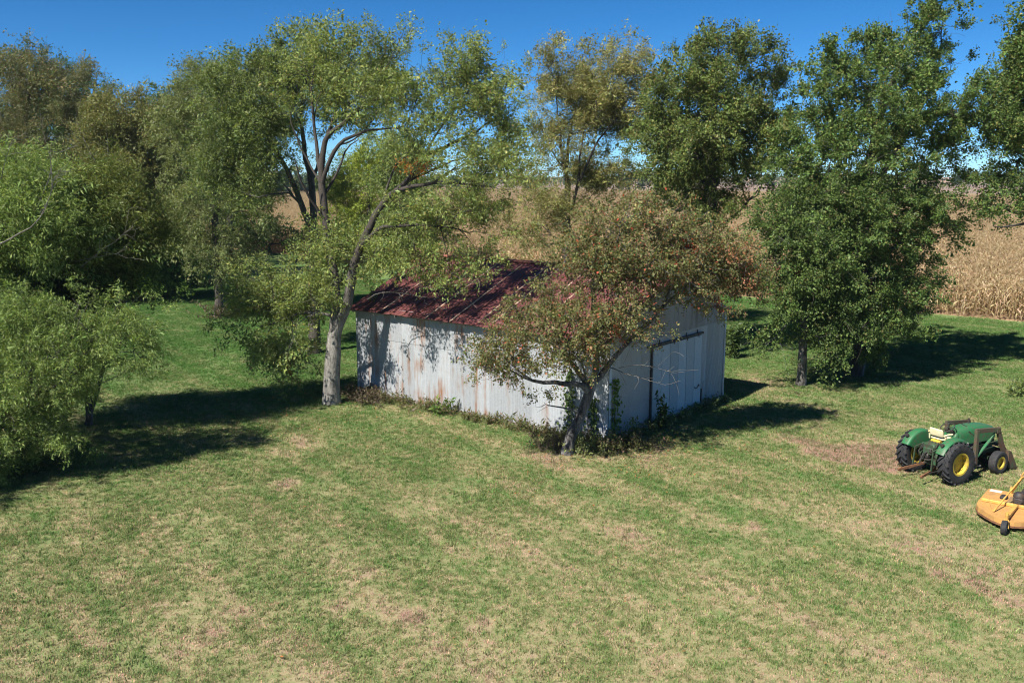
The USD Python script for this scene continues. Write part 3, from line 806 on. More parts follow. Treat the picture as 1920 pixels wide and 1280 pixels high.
# 2 the tree just behind it
grow_tree("spreading_tree", "yellow green spreading tree behind the twin trunk tree, its left limb bare below", "tree", at(590, 660, 47) * [1, 1, 0],
          [[(589, 600, 0, 0.30), (588, 500, 0, 0.27), (588, 435, 0, 0.25)],
           [(588, 435, 0, 0.19), (586, 340, 0, 0.16), (575, 290, 0, 0.12), (570, 220, 0, 0.08), (565, 150, 0, 0.04)],
           [(588, 435, 0, 0.17), (570, 395, -0.3, 0.15), (547, 337, -0.6, 0.13), (515, 277, -1, 0.10), (494, 245, -1.2, 0.07), (470, 190, -1.4, 0.04)],
           [(586, 345, 0, 0.10), (600, 300, 0.6, 0.08), (615, 250, 1, 0.06), (640, 180, 1.2, 0.03)],
           [(565, 385, -0.3, 0.07), (530, 362, -1.5, 0.05), (500, 365, -2.0, 0.03)]],
          [(570, 120, 50, 45, 0.6), (520, 160, 60, 50, -0.6), (470, 170, 55, 55, -1), (430, 210, 50, 55, -1), (480, 240, 60, 40, -1.6), (550, 210, 70, 40, 1.4), (620, 190, 60, 50, 1.6), (440, 280, 45, 50, 0), (490, 300, 36, 40, -2), (420, 330, 40, 45, -0.5), (600, 95, 34, 34, 0.4), (470, 370, 30, 40, -1), (680, 150, 50, 55, 2)],
          47, 2, C_ELM2, leaves=110000, leaf=(0.105, 0.048), sprays=2200, spray=0.66, droop=0.1, upright=0.5, gaps=0.44, gap_scale=0.7,
          dead=[[(575, 345, -0.2, 0.05), (545, 342, -1.0, 0.035), (510, 330, -1.6, 0.015)], [(560, 375, -0.4, 0.05), (520, 365, -1.2, 0.035), (490, 372, -1.6, 0.015)]])
# 3 the tree on the far lawn
T3b = ground_at(412, 592)
grow_tree("lawn_tree", "olive green tree with ivy dark trunk standing alone on the far left lawn", "tree", T3b,
          [[(411, 560, 0, 0.30), (408, 500, 0, 0.27), (402, 400, 0, 0.22), (398, 330, 0, 0.18), (385, 265, 0, 0.14), (370, 225, 0, 0.08)],
           [(402, 400, 0, 0.12), (430, 350, 0.6, 0.09), (450, 290, 1, 0.05)], [(398, 340, 0, 0.10), (360, 310, 1, 0.07), (335, 280, 1.4, 0.04)]],
          [(375, 190, 45, 45, 0), (420, 185, 40, 45, 0.5), (350, 235, 45, 50, 0.5), (415, 255, 60, 50, 0), (360, 320, 45, 50, -0.5), (450, 320, 50, 50, 0.5), (385, 380, 60, 50, -1.5), (450, 420, 50, 45, -0.6), (405, 455, 45, 40, -1.5), (350, 420, 40, 40, 0.6), (480, 380, 34, 45, 0.5), (430, 490, 35, 24, -1)],
          T3b[1], 3, C_OLIVE, leaves=100000, leaf=(0.12, 0.056), sprays=1700, spray=0.75, droop=0.3, upright=0.2, gaps=0.40, gap_scale=0.5)

# 4 the wood on the left
def wood_tree(label, px, py_top, Y, blobs, seed, cols, leaves=90000, leaf=(0.135, 0.07), trunk=0.28, **kw):
    base = np.array([at(px, 500, Y)[0], Y, 0.0])
    zt = at(px, py_top, Y)[2]
    g = FPX / Y
    def pyz(z):
        d = (np.array([base[0], Y, z]) - [0, 0, EYE]); return 640 - FPX * (d @ UP) / (d @ FW)
    stems = [[(px, pyz(0.12 * zt), 0, trunk), (px + 3, pyz(0.4 * zt), 0, trunk * 0.75), (px - 3, pyz(0.7 * zt), 0, trunk * 0.45), (px, pyz(0.88 * zt), 0, trunk * 0.2)]]
    return grow_tree("wood_tree", label, "tree", base, stems, blobs, Y, seed, cols, leaves=leaves, leaf=leaf, sprays=kw.pop("sprays", 1300), spray=kw.pop("spray", 1.0), gaps=kw.pop("gaps", 0.38), gap_scale=0.4, thin_min=0.010, **kw)


wood_tree("tall brown olive tree at the far left edge, its crown highest of the left wood", 55, 100, 74,
          [(40, 160, 60, 50, 0), (100, 150, 60, 40, 1), (30, 125, 36, 30, 0), (150, 205, 45, 45, 1), (50, 240, 80, 60, -1.5), (130, 270, 70, 55, -1), (0, 220, 60, 80, 0), (60, 320, 80, 50, -1.5), (0, 330, 60, 60, 0), (160, 330, 50, 50, -1)], 4, C_BROWN, 90000)
wood_tree("dark tree rising behind the brown olive tree of the left wood", 130, 130, 84,
          [(130, 160, 40, 34, 0), (160, 220, 50, 60, 0), (110, 230, 50, 60, 0), (175, 290, 50, 60, 0), (20, 120, 60, 34, 0), (100, 330, 80, 70, 0), (200, 360, 50, 50, 0)], 5, C_DARK, 90000)
wood_tree("yellow brown tree in the left wood, beside bare white branches", 225, 185, 66,
          [(220, 215, 45, 34, 0), (255, 245, 45, 45, 0), (205, 270, 45, 45, -0.6), (270, 310, 40, 55, 0), (215, 330, 45, 45, -0.6), (180, 235, 30, 30, 0), (240, 390, 50, 45, -1)], 6, C_YELLOW, 90000,
          dead=[[(192, 380, -1.6, 0.10), (186, 330, -1.8, 0.08), (168, 285, -1.8, 0.05), (150, 245, -1.8, 0.03), (143, 222, -1.8, 0.015)], [(187, 335, -1.8, 0.07), (198, 290, -1.8, 0.05), (200, 250, -1.8, 0.02)], [(190, 350, -1.8, 0.06), (205, 318, -2, 0.04), (222, 300, -2, 0.015)]])
wood_tree("dark green pointed tree between the yellow brown tree and the lawn tree", 310, 165, 82,
          [(310, 200, 34, 30, 0), (285, 200, 20, 24, 0), (320, 250, 50, 50, 0), (290, 300, 45, 60, 0), (340, 310, 40, 60, 0), (310, 380, 60, 70, 0), (280, 440, 50, 60, 0)], 7, C_DARK, 90000)
wood_tree("grey green tree behind the lawn tree, top of its crown left of the spreading tree", 430, 130, 92,
          [(360, 160, 34, 28, 0), (400, 150, 40, 24, 0), (450, 150, 45, 30, 0), (500, 170, 45, 40, 0), (420, 210, 70, 60, 0), (480, 260, 60, 60, 0), (400, 300, 60, 60, 0)], 8, C_OLIVE, 90000)
wood_tree("dense green tree at the back of the left wood above the bright bush", 250, 330, 76,
          [(250, 400, 60, 50, 0), (180, 420, 60, 50, 0), (310, 440, 50, 50, 0), (230, 470, 60, 40, 0), (330, 500, 40, 40, 0), (120, 420, 50, 60, 0)], 9, C_DARK, 90000)


def wood_mass(seed, m_):
    rg = np.random.default_rng(seed)
    nb = 130
    px = rg.uniform(-120, 470, nb); Yb = rg.uniform(92, 118, nb)
    top = np.interp(px, [-120, 100, 180, 260, 330, 470], [180, 175, 240, 270, 215, 250])
    c = np.array([at(a_, t_ + rg.uniform(0.08, 1.0) * (450 - t_), y_) for a_, t_, y_ in zip(px, top, Yb)])
    b = rg.integers(0, nb, m_)
    q = c[b] + norm(rg.normal(size=(m_, 3))) * (rg.random((m_, 1)) ** 0.4) * [2.6, 2.6, 2.2]
    q = q[(q[:, 2] > 0.2)]
    k = len(q)
    return leaf_mesh(q, norm(rg.normal(size=(k, 3))), norm(rg.normal(size=(k, 3)) + [0, 0, 0.8]), rg.uniform(0.3, 0.5, k), rg.uniform(0.2, 0.3, k)), palette(rg, k, C_DARK, groups=b[:k])


(wm, wc) = wood_mass(70, 42000)
wp = part("wood", wm, M_LEAF, label="deep dark wood behind the trees on the left, seen as one mass", category="wood", kind="stuff")
colored(wp, np.repeat(wc, 4, 0))


def bush(name, label, category, px, py_base, Y, blobs, seed, cols, leaves, leaf, sprays=700, spray=0.6, r=0.12, **kw):
    base = np.array([at(px, py_base, Y)[0], Y, 0.0])
    top = min(b[1] for b in blobs)
    stems = [[(px, py_base - 10, 0, r), (px + 8, 0.6 * py_base + 0.4 * top, 0, r * 0.6)], [(px, py_base - 14, 0, r * 0.7), (px - 40, 0.55 * py_base + 0.45 * top, -0.6, r * 0.4)], [(px, py_base - 14, 0, r * 0.7), (px + 50, 0.6 * py_base + 0.4 * top, 0.6, r * 0.4)]]
    return grow_tree(name, label, category, base, stems, blobs, Y, seed, cols, leaves=leaves, leaf=leaf, sprays=sprays, spray=spray, gaps=kw.pop("gaps", 0.36), gap_scale=0.7, thin_min=0.007, **kw)


bush("willow_tree", "pale green willow with bare grey twigs above it at the left edge", "willow", 30, 830, 30.5,
     [(30, 345, 60, 45, 0), (-60, 420, 70, 90, 0), (-50, 540, 70, 80, 0), (80, 390, 60, 50, 0), (20, 420, 70, 60, -1), (110, 450, 60, 50, 0), (30, 480, 60, 36, 0), (-30, 380, 60, 80, 0), (130, 400, 40, 40, 1)], 20, C_WILLOW, 120000, (0.105, 0.026), 2000, 0.6, droop=0.35,
     dead=[[(60, 420, -1, 0.05), (80, 360, -1, 0.035), (92, 310, -1, 0.02), (85, 265, -1, 0.01)], [(75, 400, -1.5, 0.04), (98, 345, -1.5, 0.025), (95, 300, -1.5, 0.012)], [(0, 460, -3, 0.05), (45, 430, -3, 0.035), (85, 385, -3, 0.02), (100, 340, -3, 0.01)], [(0, 345, -1, 0.04), (10, 300, -1, 0.02), (20, 270, -1, 0.01)]])
bush("willow_tree", "feathery willow with yellow tips right of the willow with bare twigs", "willow", 165, 795, 33,
     [(170, 360, 50, 40, 0), (215, 390, 55, 45, 0), (150, 410, 60, 50, -0.6), (200, 450, 70, 50, -0.6), (260, 420, 45, 40, 0.5), (160, 490, 55, 28, 0), (140, 350, 30, 30, 0)], 21, [((0.135, 0.165, 0.040), 5), ((0.18, 0.20, 0.048), 3), ((0.09, 0.13, 0.034), 3)], 120000, (0.105, 0.028), 2000, 0.6, droop=0.3,
     dead=[[(150, 500, -2.4, 0.035), (190, 470, -2.6, 0.025), (230, 440, -2.8, 0.012)], [(140, 490, -2.4, 0.03), (180, 482, -2.6, 0.02), (215, 476, -2.8, 0.01)]])
bush("broadleaf_bush", "bright green broad leaved bush where the left wood meets the lawn", "bush", 262, 552, 68,
     [(270, 480, 55, 50, 0), (300, 450, 45, 45, 0), (240, 500, 45, 40, -0.5), (270, 525, 50, 24, -1), (320, 510, 34, 40, 0.5), (220, 450, 40, 45, 0.5)], 22, C_BRIGHT, 40000, (0.17, 0.11), 800, 0.7)
bush("thicket", "dark green thicket below the feathery willow at the left", "bush", 120, 780, 32.5,
     [(130, 530, 80, 40, 0), (60, 540, 70, 50, 0), (190, 530, 50, 34, 0), (200, 505, 60, 40, 1), (20, 560, 60, 60, 0), (100, 590, 60, 40, 0), (0, 500, 50, 40, 0.5)], 23, C_DARK, 60000, (0.11, 0.05), 1000, 0.6)
bush("willow_tree", "wide willow with a long low limb reaching right over the lawn, left foreground", "willow", 40, 872, 27.9,
     [(60, 600, 70, 45, 0.5), (140, 600, 70, 40, 0.6), (215, 620, 50, 40, 0.6), (100, 660, 80, 50, -0.3), (190, 670, 60, 36, 0), (250, 660, 32, 36, 0.4), (40, 700, 70, 60, -1.0), (130, 720, 50, 36, -0.6), (20, 780, 60, 55, -1.2), (90, 770, 50, 40, -0.6), (10, 850, 50, 40, -1.4), (70, 820, 34, 30, -1), (-60, 700, 80, 100, 0), (-40, 640, 70, 60, 1.0), (-70, 800, 70, 70, -1.5), (-30, 600, 60, 50, 2.5), (60, 570, 50, 34, 2.5), (-110, 860, 80, 80, -3), (-150, 760, 80, 80, -2)], 24, C_WILLOW, 170000, (0.092, 0.024), 3200, 0.45, r=0.14, droop=0.25, wscale=1.1,
     dead=[[(90, 770, 0, 0.05), (150, 735, 0.3, 0.04), (200, 715, 0.5, 0.025), (240, 690, 0.6, 0.012)]])

# 5 the pear tree in front of the barn corner
grow_tree("autumn_pear_tree", "leaning tree turning red and brown in front of the barn's near corner", "tree", ground_at(1062, 851),
          [[(1066, 830, 0, 0.19), (1085, 785, 0, 0.17), (1103, 738, 0.1, 0.16), (1110, 718, 0.1, 0.15)],
           [(1105, 732, 0.1, 0.11), (1085, 716, -0.2, 0.10), (1055, 715, -0.5, 0.085), (1015, 715, -0.8, 0.06), (960, 695, -1.2, 0.03)],
           [(1106, 728, 0.1, 0.10), (1075, 685, -0.2, 0.08), (1050, 650, -0.4, 0.06), (1000, 600, -0.8, 0.03)],
           [(1110, 720, 0.1, 0.12), (1118, 650, 0.2, 0.10), (1115, 560, 0.4, 0.07), (1110, 470, 0.5, 0.03)],
           [(1112, 715, 0.1, 0.11), (1145, 672, 0.3, 0.09), (1190, 620, 0.6, 0.07), (1260, 560, 1.0, 0.05), (1340, 500, 1.4, 0.03)],
           [(1120, 640, 0.2, 0.07), (1160, 560, 0.4, 0.05), (1190, 470, 0.6, 0.03)],
           [(1092, 770, 0, 0.05), (1060, 765, -0.5, 0.03), (1030, 760, -0.7, 0.02)]],
          [(950, 638, 46, 34, -1.0), (920, 670, 42, 36, -1.3), (1015, 590, 55, 40, -0.8), (1070, 600, 75, 55, -0.8), (985, 690, 50, 26, -1.3), (1105, 510, 60, 45, 0), (1140, 570, 80, 50, -0.5), (1135, 450, 65, 45, 0.6), (1190, 490, 75, 50, 0.2),
           (1170, 410, 60, 34, 0.8), (1270, 520, 65, 45, 0.6), (1290, 455, 60, 45, 1.0), (1365, 480, 50, 42, 1.4), (1120, 645, 55, 30, -1.0), (1020, 765, 34, 22, -0.7), (1205, 600, 45, 30, -0.2), (1330, 560, 40, 22, 1.2), (1240, 400, 40, 30, 1.2), (1060, 650, 50, 34, -1.4), (1400, 515, 36, 28, 1.6), (1375, 530, 40, 26, 1.4), ],
          29.5, 30, C_PEAR, leaves=105000, leaf=(0.072, 0.040), sprays=3000, spray=0.40, upright=0.1, droop=0.1, gaps=0.47, gap_scale=1.0, barkm=bark("pear_bark", (0.04, 0.035, 0.032), (0.21, 0.20, 0.19), 5.0, 0.54),
          dead=[[(1125, 700, 0.1, 0.04), (1150, 690, -0.3, 0.035), (1180, 703, -0.9, 0.025), (1215, 712, -1.3, 0.012)], [(1160, 690, -0.6, 0.02), (1210, 685, -1.2, 0.014), (1250, 695, -1.5, 0.008)]],
          extra_cols=[(1290, 480, 0.8, 0.4, RED, 0.3), (1160, 640, -1, 0.6, (0.36, 0.11, 0.05), 0.2), (1080, 640, -1.2, 0.5, (0.36, 0.11, 0.05), 0.15), (1385, 495, 1.4, 0.8, (0.40, 0.17, 0.09), 0.45), (1345, 560, 1.2, 0.4, (0.36, 0.10, 0.05), 0.25), (1230, 660, -1, 0.25, RED, 0.4)])
# 6 the feathery brown tree behind the barn
grow_tree("feathery_tree", "wind swept olive brown tree standing behind the barn roof", "tree", at(1060, 640, 52) * [1, 1, 0],
          [[(1062, 560, 0, 0.24), (1062, 480, 0, 0.22), (1064, 400, 0, 0.19), (1064, 340, 0, 0.16)],
           [(1064, 340, 0, 0.11), (1054, 300, 0, 0.09), (1048, 240, 0, 0.06), (1042, 170, 0, 0.03)], [(1064, 340, 0, 0.11), (1068, 280, 0.5, 0.08), (1080, 210, 0.8, 0.05), (1100, 140, 1, 0.03)],
           [(1063, 430, 0, 0.11), (1085, 350, -0.6, 0.09), (1110, 290, -1, 0.07), (1150, 230, -1, 0.03)], [(1085, 350, -0.6, 0.07), (1090, 290, -0.8, 0.06), (1100, 220, -0.6, 0.03)], [(1058, 310, 0, 0.06), (1030, 270, 0, 0.04), (1010, 220, 0, 0.02)]],
          [(1050, 170, 34, 45, 0), (1085, 200, 60, 45, 0), (1120, 160, 55, 40, 0), (1160, 130, 45, 34, -0.5), (1060, 240, 55, 40, -0.5), (1180, 180, 36, 36, 0), (1012, 210, 26, 40, 0), (1000, 255, 24, 30, 0), (1110, 245, 65, 34, 0.5), (1165, 250, 40, 36, 0), (1050, 290, 45, 22, -0.6), (1035, 120, 16, 34, 0), (1130, 290, 50, 20, 0), (1010, 390, 50, 34, 0), (1110, 400, 60, 30, 0), (1030, 440, 50, 30, -0.5), (1090, 150, 40, 40, 0.5), (1140, 200, 50, 40, -0.6), (1080, 250, 60, 40, 0.8), (1040, 215, 45, 50, 0.4), (1130, 130, 50, 34, 0), (1190, 140, 26, 34, 0), (1190, 230, 30, 40, 0), (1000, 350, 45, 26, 0), (1050, 370, 50, 26, -0.5), (980, 430, 45, 26, 0), (1120, 340, 50, 30, 0), (1085, 320, 40, 26, 0.4)],
          52, 31, C_FEATHER, leaves=110000, leaf=(0.11, 0.045), sprays=2200, spray=0.7, wind=(0.5, 0, 0.15), upright=0.4, gaps=0.44, gap_scale=0.6)
# 7 oaks
grow_tree("pin_oak", "dense green oak behind the right end of the barn", "tree", (10.2, 46.0, 0),
          [[(1342, 600, 0, 0.28), (1342, 500, 0, 0.25), (1340, 380, 0, 0.20), (1340, 260, 0, 0.14), (1345, 150, 0, 0.08), (1348, 90, 0, 0.03)], [(1341, 430, 0, 0.08), (1385, 395, -0.6, 0.06), (1425, 350, -1, 0.03)], [(1340, 330, 0, 0.09), (1290, 280, -1, 0.06), (1250, 240, -1.4, 0.03)]],
          [(1342, 110, 45, 45, 0), (1395, 115, 45, 36, 0), (1290, 145, 50, 40, 0.5), (1330, 190, 90, 45, -1.0), (1425, 200, 45, 45, 0.5), (1250, 220, 45, 45, 0), (1330, 270, 100, 45, -1.5), (1420, 265, 45, 36, 0), (1255, 300, 50, 40, -0.5), (1350, 340, 80, 40, -1.5), (1290, 360, 55, 34, -1), (1330, 405, 55, 28, -1.5), (1222, 250, 22, 45, 0), (1440, 330, 30, 24, 0), (1340, 230, 80, 80, 1.8), (1310, 320, 80, 60, 1.8), (1385, 400, 30, 24, 0), (1462, 230, 26, 60, 0.4), (1450, 140, 26, 34, 0.4)],
          46, 40, C_OAK2, leaves=150000, leaf=(0.095, 0.06), sprays=2000, spray=0.6, mat_leaf=M_OAKLEAF, gaps=0.40, gap_scale=0.7, upright=0.15)
grow_tree("pin_oak", "largest dark green oak on the right, branches hanging to the shaded grass", "tree", (15.6, 41.6, 0),
          [[(1612, 660, 0, 0.34), (1612, 560, 0, 0.31), (1614, 440, 0, 0.27), (1625, 320, 0, 0.22), (1645, 220, 0, 0.15), (1680, 120, 0, 0.08), (1700, 60, 0, 0.03)], [(1614, 440, 0, 0.18), (1650, 340, 0.6, 0.15), (1700, 250, 1, 0.10), (1750, 160, 1, 0.06), (1765, 80, 1, 0.03)],
           [(1613, 480, 0, 0.12), (1560, 400, -0.8, 0.08), (1520, 350, -1.2, 0.04)], [(1613, 500, 0, 0.12), (1690, 450, 0.4, 0.08), (1770, 400, 0.6, 0.04)], [(1613, 560, 0, 0.09), (1660, 560, -0.6, 0.06), (1710, 590, -1, 0.03)]],
          [(1705, 65, 50, 42, 0), (1760, 60, 40, 42, 0.5), (1625, 95, 50, 45, 0), (1680, 135, 90, 45, -0.6), (1775, 140, 45, 50, 0.5), (1590, 175, 60, 45, -0.4), (1690, 215, 100, 45, -1.6), (1790, 210, 45, 50, 0), (1560, 250, 60, 45, -0.8), (1660, 290, 110, 45, -1.8), (1770, 285, 50, 40, 0), (1540, 310, 50, 40, -1), (1620, 360, 110, 40, -2), (1730, 370, 60, 40, -0.5), (1540, 390, 50, 30, -1), (1640, 430, 100, 36, -2), (1760, 410, 34, 24, 0), (1670, 490, 80, 36, -1.6), (1600, 520, 70, 36, -1.8), (1690, 560, 50, 40, -1), (1640, 590, 70, 40, -1.6), (1590, 620, 50, 36, -1.4), (1660, 650, 50, 30, -1), (1680, 240, 110, 110, 2.2), (1640, 400, 110, 90, 2.4), (1720, 520, 30, 24, -0.4), (1620, 560, 90, 70, 1.8), (1500, 280, 30, 24, -1), (1600, 350, 60, 30, -1), (1700, 340, 60, 34, -1), (1570, 350, 40, 24, 1), (1535, 200, 36, 40, -0.4), (1510, 250, 30, 40, -0.4), (1560, 140, 34, 36, 0), (1712, 470, 34, 30, 0), (1700, 540, 34, 30, 0), (1685, 605, 36, 30, -0.4), (1755, 345, 44, 32, 0), (1500, 335, 45, 36, -0.6), (1580, 420, 55, 36, -1.4), (1800, 270, 34, 40, 0), (1690, 420, 80, 60, 1.5)],
          41.6, 41, C_OAK, leaves=240000, leaf=(0.094, 0.06), sprays=3200, spray=0.55, mat_leaf=M_OAKLEAF, gaps=0.41, gap_scale=0.75, upright=0.1)
grow_tree("pin_oak", "slim oak with pale lower trunk and pink leaf tuft, left of the largest oak", "tree", ground_at(1501, 722),
          [[(1503, 690, 0, 0.20), (1508, 620, 0, 0.17), (1515, 540, 0, 0.15), (1523, 480, 0, 0.13), (1528, 400, 0, 0.09), (1530, 340, 0, 0.04)], [(1510, 595, 0, 0.06), (1540, 585, -0.5, 0.04), (1570, 595, -0.8, 0.02)], [(1520, 500, 0, 0.06), (1490, 470, -0.5, 0.04), (1460, 450, -0.8, 0.02)], [(1508, 610, 0, 0.04), (1485, 600, -0.4, 0.03), (1465, 620, -0.6, 0.015)]],
          [(1480, 400, 42, 30, -0.4), (1530, 380, 45, 34, 0), (1455, 440, 36, 26, -0.6), (1510, 450, 50, 24, -0.9), (1560, 440, 45, 34, -0.4), (1475, 495, 45, 24, -0.6), (1545, 520, 55, 28, -1.0), (1490, 545, 50, 22, -0.9), (1450, 520, 34, 24, 0), (1575, 560, 45, 34, -0.8), (1480, 590, 36, 18, -0.9), (1445, 640, 16, 14, -0.6), (1560, 620, 45, 28, -1.0), (1550, 665, 34, 18, -1.0), (1600, 600, 36, 34, -0.6), (1530, 480, 60, 60, 1.4)],
          39.6, 42, [((0.105, 0.165, 0.042), 5), ((0.14, 0.19, 0.052), 3), ((0.06, 0.10, 0.03), 3), ((0.15, 0.14, 0.05), 0.6)], leaves=100000, leaf=(0.085, 0.055), sprays=1500, spray=0.5, mat_leaf=M_OAKLEAF, gaps=0.42, gap_scale=0.9, upright=0.05, barkm=bark("oak_bark", (0.05, 0.045, 0.04), (0.27, 0.25, 0.22), 4.0, 0.52),
          extra_cols=[(1495, 508, -0.5, 0.35, (0.36, 0.10, 0.08), 0.6)])
grow_tree("pin_oak", "oak reaching in from the right edge with a low bare forked limb", "tree", (24.6, 42.0, 0),
          [[(1985, 640, 0, 0.32), (1985, 500, 0, 0.28), (1980, 350, 0, 0.22), (1975, 200, 0, 0.12), (1970, 80, 0, 0.04)], [(1982, 420, 0, 0.14), (1940, 405, -0.3, 0.11), (1900, 398, -0.6, 0.07), (1870, 385, -0.8, 0.04)], [(1982, 430, 0, 0.10), (1925, 418, -0.8, 0.07), (1885, 424, -1.0, 0.045), (1862, 424, -1.2, 0.02)], [(1978, 300, 0, 0.12), (1920, 260, -0.3, 0.08), (1860, 220, -0.6, 0.04)], [(1976, 220, 0, 0.08), (1930, 160, 0, 0.05)]],
          [(1850, 225, 45, 34, -0.6), (1885, 170, 40, 34, 0), (1910, 230, 50, 45, -0.4), (1925, 120, 30, 40, 0), (1870, 275, 30, 24, -0.6), (1905, 290, 34, 24, 0), (1880, 345, 50, 20, -0.8), (1900, 372, 60, 16, -1.2), (1915, 30, 14, 18, 0), (1990, 120, 70, 80, 0), (2000, 260, 80, 80, 0), (1990, 380, 60, 40, 0), (1835, 395, 18, 14, -1.0), (1950, 200, 60, 80, 1.5), (1890, 400, 30, 12, -1), (1985, 200, 90, 120, 1.8)],
          42, 43, C_OAK, leaves=110000, leaf=(0.10, 0.065), sprays=1300, spray=0.55, mat_leaf=M_OAKLEAF, gaps=0.43, gap_scale=0.75, upright=0.1)
# 8 the lime green tree at the field's edge and others beyond
grow_tree("lime_tree", "bright yellow green tree at the corn field's edge, seen between the two tall trees", "tree", (-22.5, 97, 0),
          [[(690, 440, 0, 0.25), (692, 380, 0, 0.2), (690, 320, 0, 0.1)]], [(650, 400, 40, 34, 0), (640, 360, 26, 30, 0), (660, 320, 34, 30, 0), (710, 400, 50, 34, 0), (690, 350, 55, 34, 0), (650, 345, 30, 24, 0), (700, 300, 45, 34, 0), (670, 430, 55, 24, -1), (740, 350, 40, 45, 0), (735, 290, 30, 24, 0), (665, 300, 26, 20, 0), (720, 440, 60, 24, 0)],
          97, 50, C_LIME, leaves=60000, leaf=(0.19, 0.09), sprays=800, spray=1.1, gaps=0.34, thin_min=0.012)
grow_tree("field_tree", "green tree with dark trunk right of the bright yellow green tree", "tree", (-13.8, 85, 0),
          [[(716, 470, 0, 0.22), (718, 420, 0, 0.2), (720, 360, 0, 0.15), (735, 310, 0, 0.08)]], [(745, 290, 26, 26, 0), (765, 320, 36, 34, 0), (735, 350, 26, 24, 0), (770, 370, 40, 30, 0), (740, 410, 40, 26, 0), (780, 420, 45, 26, 0), (750, 262, 18, 16, 0)],
          85, 51, C_ELM2, leaves=40000, leaf=(0.16, 0.08), sprays=700, spray=0.9, gaps=0.38, thin_min=0.012)
bush("hedge_bush", "dark bushes at the corn field's edge beneath the spreading tree", "bush", 505, 470, 108, [(480, 430, 40, 24, 0), (520, 440, 45, 22, 0), (560, 445, 30, 20, 0), (445, 440, 30, 26, 0), (500, 455, 50, 14, -1)], 52, C_DARK, 9000, (0.22, 0.12), 260, 0.9)

# 9 trees along the far hedges
rngd = np.random.default_rng(77)
far = []
for px, top, Y, wpx in [(505, 312, 380, 20), (522, 306, 385, 18), (541, 308, 380, 18), (558, 313, 390, 16), (575, 318, 385, 16), (490, 318, 380, 16), (600, 322, 395, 16), (470, 316, 370, 18), (640, 320, 400, 18), (820, 325, 520, 20), (850, 328, 520, 16), (985, 327, 560, 14), (1005, 322, 540, 18), (1130, 326, 500, 16), (1105, 322, 470, 18), (1085, 318, 460, 16), (1165, 312, 420, 20), (1190, 304, 420, 24), (1215, 310, 420, 20), (1238, 318, 425, 18), (1260, 322, 430, 18), (1480, 324, 700, 16), (1790, 322, 700, 16), (1815, 318, 720, 18), (1880, 314, 640, 14), (1894, 312, 650, 14), (1910, 322, 680, 14), (1935, 320, 690, 16), (1850, 324, 800, 14), (1440, 326, 760, 16), (1380, 324, 640, 16), (320, 318, 380, 20), (920, 326, 620, 16), (955, 328, 640, 14)]:
    far.append((px, top, Y, wpx))
for k, (px, top, Y, wpx) in enumerate(far):
    base = np.array([at(px, 400, Y)[0], Y, 0.0])
    rg = np.random.default_rng(900 + k)
    s = Y / FPX; R = wpx * s * 0.75; zt = at(px, top, Y)[2]
    wh = "under the spreading tree at left" if px < 700 else "above the barn roof, left of the feathery tree" if px < 1040 else "right of the feathery tree" if px < 1300 else "left of the largest oak" if px < 1600 else "right of the largest oak"
    root = thing("distant_tree", "small distant tree on the horizon " + wh, "tree", base, group="distant trees on the horizon " + wh)
    part("trunk", tube([[0, 0, 0], [0.1, 0, zt * 0.35], [0, 0.1, zt * 0.8]], [0.3, 0.25, 0.08], 5), M_BARK_DARK, root)
    nb = 12
    c = rg.normal(0, 1, (nb, 3)) * [R * 0.45, R * 0.45, zt * 0.18] + [0, 0, zt * 0.55]
    m_ = 700
    b = rg.integers(0, nb, m_); q = c[b] + norm(rg.normal(size=(m_, 3))) * (R * 0.42 * rg.random(m_) ** 0.35)[:, None]
    q[:, 2] = np.clip(q[:, 2], 0.3, zt)
    v, f = leaf_mesh(q, norm(rg.normal(size=(m_, 3))), norm(rg.normal(size=(m_, 3)) + [0, 0, 0.6]), rg.uniform(0.9, 1.6, m_), rg.uniform(0.6, 1.0, m_))
    part("crown", (v, f), M_LEAF, root, kind="stuff")
    colored(f"{root}/crown", np.repeat(palette(rg, m_, C_DARK if k % 3 else C_OLIVE, groups=b), 4, 0))

rg = np.random.default_rng(71)
hx = rg.uniform(-520, 520, 700); hy = 780 + 60 * np.sin(hx * 0.011) + rg.normal(0, 8, 700)
hh = 5.0 + 6.0 * fbm(np.stack([hx * 0.02, hx * 0, hx * 0], 1), 3, 4)
cidx = rg.integers(0, 700, 15000)
hq = np.stack([hx[cidx] + rg.normal(0, 3.0, 15000), hy[cidx] + rg.normal(0, 3.0, 15000), hh[cidx] * rg.random(15000) ** 0.7 + 0.4], 1)
hm_ = part("far_hedgerow", leaf_mesh(hq, norm(rg.normal(size=(15000, 3))), norm(rg.normal(size=(15000, 3)) + [0, 0, 0.6]), rg.uniform(1.4, 2.6, 15000), rg.uniform(1.0, 1.7, 15000)), M_LEAF, label="long dark hedgerow along the horizon beyond the fields", category="hedgerow", kind="stuff")
colored(hm_, np.repeat(palette(rg, 15000, C_DARK, groups=cidx), 4, 0))

